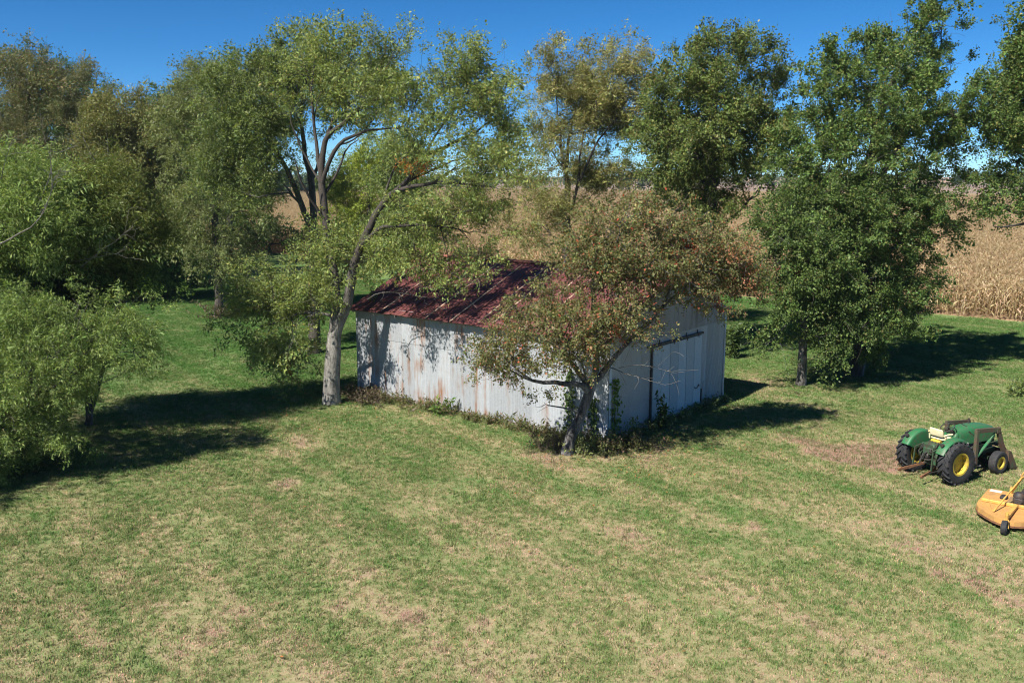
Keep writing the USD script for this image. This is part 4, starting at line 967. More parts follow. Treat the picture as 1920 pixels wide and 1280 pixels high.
# ------------------------------------------------------------------ grass, weeds, corn
def blades(rng, n, R, hmin, hmax, w0, lean=0.6):
    rr = R * np.sqrt(rng.random(n)) * rng.uniform(0.9, 1.1, n); a = rng.random(n) * 2 * np.pi
    clump = rng.normal(0, 1, (n // 16 + 1, 2)) * R * 0.45
    p = np.stack([rr * np.cos(a), rr * np.sin(a), np.full(n, -0.005)], 1)
    near = rng.random(n) < 0.5
    ci = rng.integers(0, len(clump), n)
    p[near, :2] = clump[ci[near]] + rng.normal(0, 0.045, (near.sum(), 2))
    h = rng.uniform(hmin, hmax, n) * np.where(near, 1.25, 0.75)
    d = rng.random(n) * 2 * np.pi
    le = np.abs(rng.normal(0, lean, n)) + 0.25
    out = np.stack([np.cos(d), np.sin(d), np.zeros(n)], 1); sd = np.stack([-np.sin(d), np.cos(d), np.zeros(n)], 1)
    w = w0 * np.exp(rng.normal(0, 0.25, n))[:, None]
    mid = p + out * (h * le * 0.35)[:, None] + np.array([0, 0, 1]) * (h * 0.62)[:, None]
    tipp = p + out * (h * le)[:, None] + np.array([0, 0, 1]) * (h * np.clip(1 - 0.25 * le, 0.4, 1))[:, None]
    v = np.stack([p - sd * w / 2, p + sd * w / 2, mid + sd * w * 0.42, mid - sd * w * 0.42, tipp], 1).reshape(-1, 3)
    k = np.arange(n)[:, None] * 5
    f = np.concatenate([k + [0, 1, 2], k + [0, 2, 3], k + [3, 2, 4]], 1).reshape(-1, 3)
    tint = np.exp(rng.normal(0, 0.20, (n, 1))) * np.exp(rng.normal(0, 0.06, (n, 3)))
    clt = np.exp(rng.normal(0, 0.25, (len(clump), 1)) * 0.75) * np.array([0.66, 0.88, 0.66])
    tint = np.where(near[:, None], tint * clt[ci], tint * [1.12, 1.0, 1.12])
    yel = (rng.random(n) < 0.28) & ~near
    tint[yel] *= [1.5, 1.25, 1.45]
    return v, f, np.repeat(tint, 5, 0)


rng = np.random.default_rng(5)
lawn_pi = UsdGeom.PointInstancer.Define(stage, "/World/grass")
tag(lawn_pi.GetPrim(), "short mown grass, green and straw coloured, covering the lawn", "grass", kind="stuff")
protos = []
NV = 6
for k in range(NV):
    v, f, t = blades(rng, 3000, 1.25, 0.035, 0.085, 0.012)
    p = part("tuft_patch", (v, f), M_BLADE, "/World/grass")
    colored(p, t)
    protos.append(p)
xs, ys = np.meshgrid(np.arange(-70, 60, 1.55), np.arange(11.5, 112, 1.55), indexing="ij")
xs = xs + 0.8 * (np.arange(ys.shape[1]) % 2)[None, :]
pts = np.stack([xs.ravel(), ys.ravel()], 1) + rng.normal(0, 0.18, (xs.size, 2))
ok = in_view(pts[:, 0], pts[:, 1], 3.0) & (field_depth(pts[:, 0], pts[:, 1]) < -0.8) & (pts[:, 1] - 0.0 < 80)
lx = (pts - F) @ bv; ly = (pts - F) @ bu
ok &= ~((lx > 0.9) & (lx < W - 0.9) & (ly > 0.9) & (ly < L - 0.9))
pts = pts[ok]
lawn_pi.CreatePrototypesRel().SetTargets(protos)
lawn_pi.CreateProtoIndicesAttr(Vt.IntArray.FromNumpy(rng.integers(0, NV, len(pts)).astype(np.int32)))
lawn_pi.CreatePositionsAttr(Vt.Vec3fArray.FromNumpy(np.c_[pts, np.zeros(len(pts))].astype(np.float32)))
a = rng.random(len(pts)) * np.pi
lawn_pi.CreateOrientationsAttr(Vt.QuathArray([Gf.Quath(float(math.cos(q)), 0, 0, float(math.sin(q))) for q in a]))
lawn_pi.CreateScalesAttr(Vt.Vec3fArray.FromNumpy((rng.uniform(0.85, 1.15, (len(pts), 1)) * [1, 1, 1]).astype(np.float32)))

# tall grass and weeds: foot of the barn walls, tree feet, field edge
def weed_mesh(rng, n, h, R, leaf, stems=9):
    P, A, N, S = [], [], [], []
    tubes = []
    for k in range(stems):
        b = np.array([*(rng.normal(0, R * 0.4, 2)), 0]); tip = b + np.array([*(rng.normal(0, R * 0.5, 2)), h * rng.uniform(0.55, 1.05)])
        mid = (b + tip) / 2 + rng.normal(0, 0.04, 3)
        tubes.append(tube([b, mid, tip], [0.008, 0.006, 0.003], 3, cap=False))
        m = n // stems
        t = rng.random(m)[:, None]
        P.append(b + (tip - b) * t + rng.normal(0, 0.05, (m, 3))); A.append(norm(rng.normal(0, 0.6, (m, 3)) + [0, 0, 0.25]))
    P, A = np.vstack(P), np.vstack(A)
    P[:, 2] = np.abs(P[:, 2])
    N = norm(rng.normal(0, 0.6, P.shape) + [0, 0, 0.7]); s = np.exp(rng.normal(0, 0.3, len(P)))
    return cat(tubes), leaf_mesh(P, A, N, leaf[0] * s, leaf[1] * s)


def weed(label, loc, seed, h=0.7, R=0.4, n=260, leaf=(0.11, 0.05), cols=C_ELM, name="weed", category="weed", group=None, stems=9):
    rg = np.random.default_rng(seed)
    root = thing(name, label, category, loc, group=group)
    st, (v, f) = weed_mesh(rg, n, h, R, leaf, stems)
    part("stems", st, M_BARK_DARK, root)
    part("leaves", (v, f), M_LEAF, root, kind="stuff")
    colored(f"{root}/leaves", np.repeat(palette(rg, len(v) // 4, cols), 4, 0))
    return root


def barn_point(a, b, z=0.0):
    p = F + bv * a + bu * b
    return np.array([p[0], p[1], z])


C_WEED = [((0.11, 0.13, 0.04), 4), ((0.15, 0.14, 0.06), 3), ((0.18, 0.12, 0.08), 1.5)]
C_DEADWEED = [((0.12, 0.09, 0.06), 4), ((0.09, 0.085, 0.04), 3), ((0.16, 0.12, 0.08), 2)]
rng = np.random.default_rng(8)
G_LONG, G_END = "weeds along the foot of the long wall", "weeds along the foot of the end wall"
for k in range(22):
    b = 0.4 + k * 0.56 + rng.normal(0, 0.15)
    weed("low straggly weed at the foot of the barn's long sunlit wall", barn_point(-0.28 - rng.random() * 0.35, b), 300 + k, h=rng.uniform(0.25, 0.6), R=0.45, n=240, leaf=(0.12, 0.035), cols=C_WEED, group=G_LONG)
for k in range(12):
    b = 0.4 + k * 0.68 + rng.normal(0, 0.15)
    weed("low dark weed at the foot of the barn's shaded end wall", barn_point(b, -0.25 - rng.random() * 0.25), 340 + k, h=rng.uniform(0.2, 0.5) + (0.35 if k in (1, 3) else 0), R=0.3, n=200, leaf=(0.11, 0.045), cols=C_OLIVE, group=G_END)
weed("brown dying brush round the foot of the twin trunk tree", T1 + [0.9, 0.5, 0], 360, h=0.65, R=0.9, n=1500, leaf=(0.10, 0.03), cols=C_DEADWEED, name="brush", category="brush", stems=30)
weed("dark brush between the twin trunk tree and the barn wall", T1 + [1.9, 0.1, 0], 361, h=0.55, R=0.8, n=1100, leaf=(0.10, 0.04), cols=C_DEADWEED, name="brush", category="brush", stems=26)
PB = ground_at(1062, 851)
weed("brown brush left of the leaning autumn tree's foot", PB + [-0.55, 0.35, 0], 362, h=0.75, R=0.6, n=1000, leaf=(0.08, 0.03), cols=C_DEADWEED, name="brush", category="brush", stems=26)
weed("dark green brush right of the leaning autumn tree's foot", PB + [0.7, 0.15, 0], 363, h=0.7, R=0.7, n=1200, leaf=(0.09, 0.04), cols=C_OLIVE, name="brush", category="brush", stems=26)
weed("leafy brush in front of the barn's near corner", PB + [1.5, 0.25, 0], 364, h=0.6, R=0.7, n=1200, leaf=(0.09, 0.045), cols=C_WEED, name="brush", category="brush", stems=26)
weed("grassy brush below the end wall beside the barn's near corner", PB + [2.4, 0.7, 0], 365, h=0.5, R=0.7, n=1000, leaf=(0.12, 0.03), cols=C_WEED, name="brush", category="brush", stems=26)
weed("green sapling with large leaves by the door's left post", barn_point(2.7, -0.45), 366, h=1.3, R=0.28, n=220, leaf=(0.14, 0.08), cols=C_DARK, name="sapling", category="sapling", stems=5)
weed("small bright green sapling at the long wall below the eave", barn_point(-0.6, 7.2), 367, h=0.6, R=0.35, n=200, leaf=(0.14, 0.06), cols=C_BRIGHT, name="sapling", category="sapling", stems=5)
weed("dark brush round the foot of the lawn tree", T3b + [0.5, -0.6, 0], 368, h=1.1, R=1.6, n=1500, leaf=(0.16, 0.06), cols=C_DEADWEED, name="brush", category="brush", stems=30)
weed("tall pale dry weeds beside the bright green bush", ground_at(310, 552), 369, h=1.1, R=2.2, n=1500, leaf=(0.25, 0.05), cols=[((0.20, 0.17, 0.09), 4), ((0.14, 0.14, 0.06), 3)], name="brush", category="brush", stems=40)
weed("pinkish dry brush in front of the bright green bush", ground_at(265, 563), 370, h=0.8, R=1.8, n=1300, leaf=(0.2, 0.05), cols=[((0.20, 0.14, 0.10), 4), ((0.14, 0.13, 0.06), 2)], name="brush", category="brush", stems=30)
weed("small leafy bush at the right edge of the lawn", ground_at(1917, 745), 371, h=0.8, R=0.5, n=900, leaf=(0.12, 0.06), cols=C_ELM2, name="bush", category="bush", stems=20)
weed("dark brush at the foot of the wide foreground willow", ground_at(55, 885), 372, h=0.7, R=1.0, n=1400, leaf=(0.10, 0.04), cols=C_DARK, name="brush", category="brush", stems=30)
weed("dark shrub standing on the shaded grass just right of the barn", (11.0, 45.6, 0), 373, h=1.7, R=0.42, n=700, leaf=(0.16, 0.10), cols=C_DARK, name="shrub", category="shrub", stems=12)


rg = np.random.default_rng(90)
def fallen(c, r, n):
    p = np.stack([c[0] + rg.normal(0, r, n), c[1] + rg.normal(0, r, n), np.full(n, 0.05) + rg.random(n) * 0.03], 1)
    return p
fp = np.vstack([fallen(PB + [2.0, 1.0, 0], 2.6, 900), fallen(T1 + [-1.5, -1.5, 0], 3.0, 500), fallen(np.array([2.0, 20.0, 0]), 6.0, 160)])
q_l = (np.stack([(fp[:, 0] - F[0]) * bv[0] + (fp[:, 1] - F[1]) * bv[1], (fp[:, 0] - F[0]) * bu[0] + (fp[:, 1] - F[1]) * bu[1]], 1))
fp = fp[~((q_l[:, 0] > -0.1) & (q_l[:, 0] < W + 0.1) & (q_l[:, 1] > -0.1) & (q_l[:, 1] < L + 0.1))]
k_ = len(fp)
flm = part("fallen_leaves", leaf_mesh(fp, norm(rg.normal(size=(k_, 3)) * [1, 1, 0.25]), norm(rg.normal(0, 0.3, (k_, 3)) + [0, 0, 1]), rg.uniform(0.06, 0.10, k_), rg.uniform(0.035, 0.06, k_)), M_LEAF, label="dry brown and orange leaves scattered on the lawn under the trees", category="leaves", kind="stuff")
colored(flm, np.repeat(palette(rg, k_, [((0.26, 0.15, 0.07), 4), ((0.34, 0.22, 0.10), 3), ((0.38, 0.16, 0.05), 1)]), 4, 0))


# vines on the near corner
def vine(label, a, b, seed, top, width, cols):
    rg = np.random.default_rng(seed)
    root = thing("vine", label, "vine", barn_point(a, b))
    w3 = bv if abs(b) < 0.2 else bu
    m_ = int(170 * top / 2)
    z = np.abs(rg.random(m_) * top); off = rg.normal(0, width, m_) * (1.15 - 0.6 * z / top)
    nrm_ = -(bu if abs(b) < 0.2 else bv)
    p = np.stack([w3[0] * off + nrm_[0] * rg.uniform(0.02, 0.16, m_), w3[1] * off + nrm_[1] * rg.uniform(0.02, 0.16, m_), z], 1)
    st = [tube(np.c_[np.outer(np.linspace(0, o, 5) + rg.normal(0, 0.03, 5), w3) + nrm_ * 0.02, np.linspace(0, top * q, 5)], [0.012, 0.01, 0.008, 0.006, 0.004], 4) for o, q in ((0.1, 0.95), (-0.12, 0.8), (0.02, 1.0))]
    part("stems", cat(st), M_BARK_DARK, root)
    v, f = leaf_mesh(p, norm(rg.normal(0, 0.5, (m_, 3)) + [0, 0, -0.5]), norm(rg.normal(0, 0.4, (m_, 3)) + [nrm_[0], nrm_[1], 0.5]), rg.uniform(0.10, 0.17, m_), rg.uniform(0.08, 0.13, m_))
    part("leaves", (v, f), M_LEAF, root, kind="stuff"); colored(f"{root}/leaves", np.repeat(palette(rg, m_, cols), 4, 0))


vine("green vine climbing the shaded end wall at the near corner", 0.25, -0.06, 400, 2.3, 0.16, C_BRIGHT)
vine("dark vine climbing the sunlit wall left of the near corner", -0.06, 1.5, 401, 2.4, 0.16, C_DARK)
vine("low dark vine on the sunlit wall beside the corner", -0.06, 0.5, 402, 1.6, 0.14, C_DARK)

# corn
CORN_COLS = [((0.38, 0.285, 0.165), 5), ((0.47, 0.37, 0.225), 3), ((0.27, 0.185, 0.10), 3), ((0.33, 0.225, 0.125), 2)]


def corn_plant(rg, h=2.2, lv=8):
    """a dry stalk with hanging leaves and a tassel: vertices, triangles, colours"""
    V, Fc, C = [], [], []
    n0 = 0
    lean = rg.normal(0, 0.08, 2)
    st = tube([[0, 0, 0], [lean[0] * 0.5, lean[1] * 0.5, h * 0.5], [lean[0], lean[1], h]], [0.016, 0.013, 0.006], 3, cap=False)
    V.append(st.vertices); Fc.append(st.faces); n0 += len(st.vertices); C.append(np.tile([0.34, 0.25, 0.13], (len(st.vertices), 1)))
    a0 = rg.random() * 6.28
    for k in range(lv):
        z = h * (0.2 + 0.72 * k / lv) + rg.normal(0, 0.04); a = a0 + k * math.pi + rg.normal(0, 0.4); Ls = rg.uniform(0.45, 0.8); w = rg.uniform(0.05, 0.085)
        d = np.array([math.cos(a), math.sin(a), 0]); s = np.array([-d[1], d[0], 0]) * w / 2
        o = np.array([lean[0] * z / h, lean[1] * z / h, z]); up_ = rg.uniform(0.15, 0.4); dn = rg.uniform(0.3, 1.0)
        q = [o, o + d * Ls * 0.35 + [0, 0, up_ * Ls * 0.6], o + d * Ls * 0.75 + [0, 0, (up_ - dn * 0.5) * Ls], o + d * Ls * rg.uniform(0.8, 1.0) + [0, 0, (up_ - dn * 1.3) * Ls]]
        tw = rg.normal(0, 0.5)
        v = np.array([q[0] - s * 0.5, q[0] + s * 0.5, q[1] - s, q[1] + s, q[2] - s * 0.9 + [0, 0, tw * w], q[2] + s * 0.9 - [0, 0, tw * w], q[3]])
        V.append(v); Fc.append(np.array([[0, 1, 3], [0, 3, 2], [2, 3, 5], [2, 5, 4], [4, 5, 6]]) + n0); n0 += 7
        C.append(np.tile(palette(rg, 1, CORN_COLS, 0.18), (7, 1)))
    for k in range(4):
        a = rg.random() * 6.28; o = np.array([*lean, h]); e = o + [math.cos(a) * 0.13, math.sin(a) * 0.13, rg.uniform(0.1, 0.25)]
        s = np.array([0.012, 0, 0]); V.append(np.array([o - s, o + s, e])); Fc.append(np.array([[0, 1, 2]]) + n0); n0 += 3; C.append(np.tile([0.42, 0.32, 0.19], (3, 1)))
    return np.vstack(V), np.vstack(Fc), np.vstack(C)


rng = np.random.default_rng(12)
PL = 6.08      # patch side: eight rows
corn_pi = UsdGeom.PointInstancer.Define(stage, "/World/corn_field")
tag(corn_pi.GetPrim(), "field of dry tan corn standing behind the lawn and trees", "corn", kind="stuff")
protos = []
erot = math.atan2(ED[1], ED[0])
for k in range(5):
    V, Fc, C, n0 = [], [], [], 0
    for row in range(8):
        for x in np.arange(0.1, PL, 0.27):
            v, f, c = corn_plant(rng, h=rng.uniform(1.95, 2.4), lv=7)
            v = v @ rotz_m(rng.random() * 6.28)[:3, :3].T + [x + rng.normal(0, 0.04) - PL / 2, 0.38 + row * 0.76 + rng.normal(0, 0.03) - PL / 2, 0]
            V.append(v); Fc.append(f + n0); C.append(c * math.exp(rng.normal(0, 0.08))); n0 += len(v)
    v = np.vstack(V) @ rotz_m(erot)[:3, :3].T
    p = part("corn_block", (v, np.vstack(Fc)), M_CORN, "/World/corn_field"); colored(p, np.vstack(C)); protos.append(p)
pos = []
for i in range(int(300 / PL)):
    for j in range(-60, 75):
        q = E0 + EN * (0.9 + PL * (i + 0.5)) + ED * (PL * (j + 0.5))
        if q[1] > 20 and in_view(q[0], q[1], 9):
            pos.append([*q, 0])
pos = np.array(pos)
corn_pi.CreatePrototypesRel().SetTargets(protos)
corn_pi.CreateProtoIndicesAttr(Vt.IntArray.FromNumpy(rng.integers(0, 5, len(pos)).astype(np.int32)))
corn_pi.CreatePositionsAttr(Vt.Vec3fArray.FromNumpy(pos.astype(np.float32)))
fl = rng.random(len(pos)) < 0.5
corn_pi.CreateOrientationsAttr(Vt.QuathArray([Gf.Quath(0, 0, 0, 1) if q else Gf.Quath(1, 0, 0, 0) for q in fl]))
# the plants of the outermost row that stand free, one by one
stalks = []
for k in range(4):
    v, f, c = corn_plant(np.random.default_rng(60 + k), h=2.15, lv=9)
    stalks.append((v, f, c))
protoc = []
k = 0
for s_ in np.arange(-3.4, 26, 0.27):
    q = E0 + EN * (0.42 + rng.normal(0, 0.07)) + ED * (s_ + rng.normal(0, 0.05))
    lab = "dry corn stalk in the outer row along the field's edge"
    if k < 4:
        root = thing("corn_stalk", lab, "corn stalk", (*q, 0), rng.random() * 360, group="dry corn stalks of the field's outer row")
        p = part("stalk", (stalks[k][0], stalks[k][1]), M_CORN, root); colored(p, stalks[k][2]); protoc.append(root)
    else:
        copy_of(protoc[k % 4], "corn_stalk", (*q, 0), rng.random() * 360, scale=rng.uniform(0.85, 1.1))
    k += 1

# ------------------------------------------------------------------ the air
hz = trimesh.creation.box((8200, 8200, 31)); hz.apply_translation([0, 0, 14.4])
M_HAZE = usdkit.material(stage, "/World/Looks/haze", {"v": ("principled_volume", {"color": (0.75, 0.86, 1.0), "density": 0.00013, "anisotropy": 0.3})}, [], volume="v.volume")
part("haze", hz, M_HAZE, label="faint blue haze in the air over the fields", category="haze", kind="stuff")

# ------------------------------------------------------------------ tractor
M_GREEN = painted("green_paint", (0.024, 0.15, 0.055), (0.085, 0.10, 0.06), 0.5, 0.57, 9.0)
M_DKGREEN = painted("greasy_green", (0.03, 0.085, 0.04), (0.05, 0.045, 0.03), 0.55, 0.5, 9.0)
M_YELLOW = painted("yellow_rim", (0.55, 0.40, 0.045), (0.20, 0.15, 0.07), 0.6, 0.60, 9.0)
M_CREAM = painted("cream_seat", (0.66, 0.60, 0.38), (0.50, 0.38, 0.14), 0.6, 0.6, 9.0)
M_TYRE = painted("tyre_rubber", (0.022, 0.023, 0.026), (0.055, 0.05, 0.045), 0.8, 0.6, 7.0)
M_RUST = painted("rusty_loader", (0.10, 0.055, 0.038), (0.06, 0.085, 0.045), 0.75, 0.55, 3.0)
M_ORRUST = painted("orange_rust", (0.25, 0.12, 0.05), (0.13, 0.06, 0.035), 0.85, 0.5, 7.0)
M_GREASE = painted("oily_iron", (0.03, 0.03, 0.03), (0.075, 0.065, 0.05), 0.5, 0.55, 14.0)
M_STEEL = painted("bare_steel", (0.42, 0.42, 0.41), (0.25, 0.2, 0.16), 0.4, 0.6, 5.0, 0.4)
M_CHROME = painted("dial_glass", (0.35, 0.38, 0.4), (0.1, 0.1, 0.1), 0.2, 0.5, 20.0)
M_REDP = painted("red_paint", (0.40, 0.04, 0.03), (0.25, 0.04, 0.03), 0.5, 0.6, 8.0)


def tyre(R, w, rim_r, lugs, lug_h):
    prof = [(rim_r, -w * 0.40), (rim_r + 0.03, -w * 0.47), (R * 0.80, -w * 0.52), (R * 0.93, -w * 0.46), (R - lug_h, -w * 0.34), (R - lug_h * 0.8, 0), (R - lug_h, w * 0.34), (R * 0.93, w * 0.46), (R * 0.80, w * 0.52), (rim_r + 0.03, w * 0.47), (rim_r, w * 0.40)]
    m = lathe(prof, 48)
    ms = [m]
    if lugs:
        for k in range(lugs):
            for sgn in (-1, 1):
                a0 = (k + (0.5 if sgn > 0 else 0)) / lugs * 2 * math.pi
                pts = []
                for t in (0.0, 0.5, 1.0):
                    aa = a0 + t * 0.30
                    rr = R - lug_h * 0.1 if t < 1 else R * 0.95
                    pts.append(np.array([rr * math.cos(aa), sgn * (0.01 + t * w * 0.47), rr * math.sin(aa)]))
                for p_, q_ in zip(pts[:-1], pts[1:]):
                    up_ = (p_ + q_) / 2 * [1, 0, 1]
                    ms.append(bar(p_ * [0.985, 1, 0.985], q_ * [0.985, 1, 0.985], 0.045, lug_h * 1.2, up=up_))
    return cat(ms)


def disc_rim(r, w, dish, n=36):
    rim = lathe([(r - 0.045, -w * 0.42), (r + 0.005, -w * 0.44), (r + 0.012, -w * 0.38), (r - 0.03, -w * 0.26), (r - 0.05, 0), (r - 0.03, w * 0.26), (r + 0.012, w * 0.38), (r + 0.005, w * 0.44), (r - 0.045, w * 0.42), (r - 0.055, 0.0), (r - 0.045, -w * 0.42)], n)
    return rim


def wheel(parent, name, loc, R, w, r, lugs, lug_h, side, toe=0.0):
    """side: +1 left of the tractor, -1 right; the dish faces outward"""
    x = thing(name, parent=parent, loc=loc, rotz=toe)
    part("tyre", tyre(R, w, r, lugs, lug_h), M_TYRE, x, smooth=35)
    part("rim", disc_rim(r, w, 0), M_YELLOW, x, smooth=40)
    o = side * w * 0.10
    disc = lathe([(0.0, o + side * 0.05), (r * 0.30, o + side * 0.05), (r * 0.36, o + side * 0.01), (r * 0.62, o + side * 0.02), (r * 0.80, o - side * 0.02), (r * 0.80, o - side * 0.035), (0.0, o - side * 0.01)], 32)
    if disc.volume < 0:
        disc.invert()
    part("wheel_disc", disc, M_YELLOW, x, smooth=35)
    lug = []
    for k in range(8):
        a = k / 8 * 2 * math.pi
        lug.append(box([r * 0.86 * math.cos(a), o, r * 0.86 * math.sin(a)], [0.07, 0.06, 0.07], (0, -a, 0)))
        lug.append(lathe([(0, o + side * 0.05), (0.016, o + side * 0.05), (0.016, o), (0, o)], 6).apply_translation([r * 0.48 * math.cos(a), 0, r * 0.48 * math.sin(a)]))
    part("wheel_clamps", cat(lug), M_YELLOW if side else M_IRON, x)
    part("hub", lathe([(0, o + side * 0.12), (0.05, o + side * 0.12), (0.07, o + side * 0.09), (0.075, o), (0, o)], 16), M_YELLOW, x, smooth=35)
    return x


TR = thing("tractor", "old green tractor with yellow wheels and rusty front loader on the right lawn", "tractor", (12.76, 27.10, 0), 27.0)
RR, RW = 0.64, 0.36
wheel(TR, "rear_wheel", (0, 0.74, RR), RR, RW, 0.345, 20, 0.045, 1)
wheel(TR, "rear_wheel", (0, -0.74, RR), RR, RW, 0.345, 20, 0.045, -1)
wheel(TR, "front_wheel", (2.02, 0.66, 0.36), 0.36, 0.24, 0.20, 0, 0.01, 1, toe=4)
wheel(TR, "front_wheel", (2.02, -0.66, 0.36), 0.36, 0.24, 0.20, 0, 0.01, -1, toe=4)
part("rear_axle", cat(tube([[0, -0.6, RR], [0, -0.3, RR], [0, 0.3, RR], [0, 0.6, RR]], [0.09, 0.13, 0.13, 0.09], 14), bevel_box([0.02, 0, 0.66], [0.46, 0.50, 0.52], 0.05), bevel_box([0.55, 0, 0.66], [0.75, 0.36, 0.42], 0.04)), M_DKGREEN, TR, smooth=40)
part("rockshaft_cover", cat(bevel_box([-0.08, 0, 1.00], [0.48, 0.40, 0.20], 0.04), bevel_box([-0.3, 0, 0.86], [0.14, 0.34, 0.22], 0.03), tube([[-0.16, -0.34, 1.0], [-0.16, 0.34, 1.0]], 0.04, 10)), M_DKGREEN, TR, smooth=40)
part("hydraulic_pipes", cat([tube([[-0.28, y, 0.72 + 0.1 * k], [-0.36, y + 0.05, 0.86], [-0.30, y - 0.04, 1.02], [-0.1, y * 0.8, 1.12]], 0.018, 6) for k, y in enumerate((-0.2, -0.08, 0.06, 0.18))] + [tube([[-0.30, 0.25, 0.6], [-0.4, 0.28, 0.8], [-0.25, 0.24, 1.05]], 0.014, 6), bevel_box([-0.34, 0.02, 0.72], [0.12, 0.16, 0.14], 0.02), bevel_box([-0.36, -0.12, 0.9], [0.08, 0.07, 0.12], 0.01)]), M_GREASE, TR, smooth=40)
part("pto_shield", cat(bevel_box([-0.36, 0, 0.62], [0.18, 0.26, 0.03], 0.008), tube([[-0.3, 0, 0.52], [-0.48, 0, 0.52]], 0.022, 10)), M_GREASE, TR)
for s in (-1, 1):
    part("lower_link", cat(bar([-0.15, s * 0.22, 0.42], [-0.62, s * 0.33, 0.33], 0.03, 0.07), bar([-0.62, s * 0.33, 0.33], [-1.02, s * 0.40, 0.28], 0.035, 0.08), tube([[-1.02, s * 0.40 - 0.03, 0.28], [-1.02, s * 0.40 + 0.03, 0.28]], 0.05, 10)), M_ORRUST, TR)
    part("lift_arm", cat(bar([-0.16, s * 0.30, 1.0], [-0.52, s * 0.32, 0.92], 0.04, 0.07), bar([-0.50, s * 0.32, 0.93], [-0.55, s * 0.33, 0.36], 0.035, 0.035, up=(1, 0, 0))), M_DKGREEN, TR)
    part("sway_chain", tube([[-0.1, s * 0.4, 0.5], [-0.4, s * 0.42, 0.36], [-0.7, s * 0.36, 0.32]], 0.014, 5), M_GREASE, TR)
part("top_link", cat(tube([[-0.32, 0, 0.86], [-0.52, 0.02, 0.78], [-0.62, 0.05, 0.5]], 0.022, 8), bevel_box([-0.32, 0, 0.86], [0.08, 0.1, 0.1], 0.01)), M_GREASE, TR)


# fenders: a plate inside the wheel and a curved top over the tyre
def fender(s):
    R0 = RR + 0.07
    angs = np.radians(np.linspace(18, 152, 16))
    yi, yo = s * 0.46, s * 0.74
    def ring(r, y):
        return np.stack([r * np.cos(angs), np.full_like(angs, y), RR + r * np.sin(angs)], 1)
    rows = [ring(R0 - 0.40, yi), ring(R0 - 0.05, yi), ring(R0 - 0.005, yi + s * 0.02), ring(R0 + 0.02, yi + s * 0.07), ring(R0 + 0.015, yo - s * 0.06), ring(R0 - 0.02, yo), ring(R0 - 0.05, yo)]
    rows[0] = np.stack([np.clip(rows[0][:, 0], -0.46, 0.44), rows[0][:, 1], np.minimum(rows[0][:, 2], 0.86)], 1)
    outer = np.stack(rows, 1)
    inner = outer - np.stack([np.zeros(len(rows)), [s * -0.012] * len(rows), [0.012] * len(rows)], 1)[None]
    V = np.concatenate([outer.reshape(-1, 3), inner.reshape(-1, 3)]); m = len(rows); nA = len(angs); off = nA * m
    Fq = []
    for i in range(nA - 1):
        for j in range(m - 1):
            a_, b_, c_, d_ = i * m + j, (i + 1) * m + j, (i + 1) * m + j + 1, i * m + j + 1
            Fq += [[a_, b_, c_, d_], [off + d_, off + c_, off + b_, off + a_]]
    for i in range(nA - 1):
        for j in (0, m - 1):
            Fq.append([i * m + j, off + i * m + j, off + (i + 1) * m + j, (i + 1) * m + j])
    Fq = np.array(Fq)
    return trimesh.Trimesh(V, np.vstack([Fq[:, :3], Fq[:, [0, 2, 3]]]), process=False)


for s in (1, -1):
    x = thing("fender", parent=TR)
    part("fender_shell", fender(s), M_GREEN, x, smooth=50)
    part("tail_lamp", lathe([(0, 0.04), (0.05, 0.035), (0.05, -0.04), (0, -0.05)], 14, "x").apply_translation([-0.52, s * 0.62, 1.22]), M_IRON, x, smooth=40)
    part("fender_bracket", box([0.0, s * 0.44, 0.90], [0.5, 0.1, 0.04]), M_DKGREEN, x)
# seat
seat = thing("seat", parent=TR)
part("cushion", bevel_box([0.22, 0, 1.20], [0.42, 0.46, 0.09], 0.035), M_CREAM, seat, smooth=50)
part("backrest", bevel_box([-0.02, 0, 1.40], [0.08, 0.46, 0.24], 0.03, (0, -0.2, 0)), M_CREAM, seat, smooth=50)
for s in (-1, 1):
    part("armrest", cat(bevel_box([0.16, s * 0.29, 1.36], [0.34, 0.07, 0.06], 0.02), bar([0.04, s * 0.27, 1.15], [0.04, s * 0.29, 1.34], 0.03, 0.03, up=(1, 0, 0))), M_CREAM, seat, smooth=50)
part("seat_spring", cat(bevel_box([0.2, 0, 1.10], [0.30, 0.30, 0.10], 0.03), tube([[0.0, -0.16, 1.12], [0.0, 0.16, 1.12]], 0.05, 10)), M_YELLOW, seat)
part("footplate", cat(box([0.62, 0.36, 0.62], [0.55, 0.26, 0.03]), box([0.62, -0.36, 0.62], [0.55, 0.26, 0.03])), M_DKGREEN, TR)
# hood, dash and engine
prof = []
for x_, w_, zt, zb in [(0.72, 0.27, 1.42, 1.02), (0.95, 0.30, 1.47, 0.98), (1.3, 0.31, 1.49, 0.98), (1.7, 0.305, 1.47, 0.97), (2.05, 0.29, 1.43, 0.97), (2.30, 0.26, 1.36, 0.98), (2.42, 0.20, 1.26, 1.0)]:
    a_ = np.linspace(0, math.pi, 13)
    y_ = w_ * np.sign(np.cos(a_)) * np.abs(np.cos(a_)) ** 0.55; z_ = zb + (zt - zb) * np.abs(np.sin(a_)) ** 0.5
    prof.append(np.stack([np.full(13, x_), y_, z_], 1))
V = np.concatenate(prof + [p_.mean(0, keepdims=True) for p_ in (prof[0], prof[-1])])
Fq = [[i * 13 + j, i * 13 + j + 1, (i + 1) * 13 + j + 1, (i + 1) * 13 + j] for i in range(6) for j in range(12)] + [[(i + 1) * 13, i * 13, i * 13 + 12, (i + 1) * 13 + 12][::-1] for i in range(6)]
Fq = np.array(Fq); tr_ = np.vstack([Fq[:, :3], Fq[:, [0, 2, 3]]])
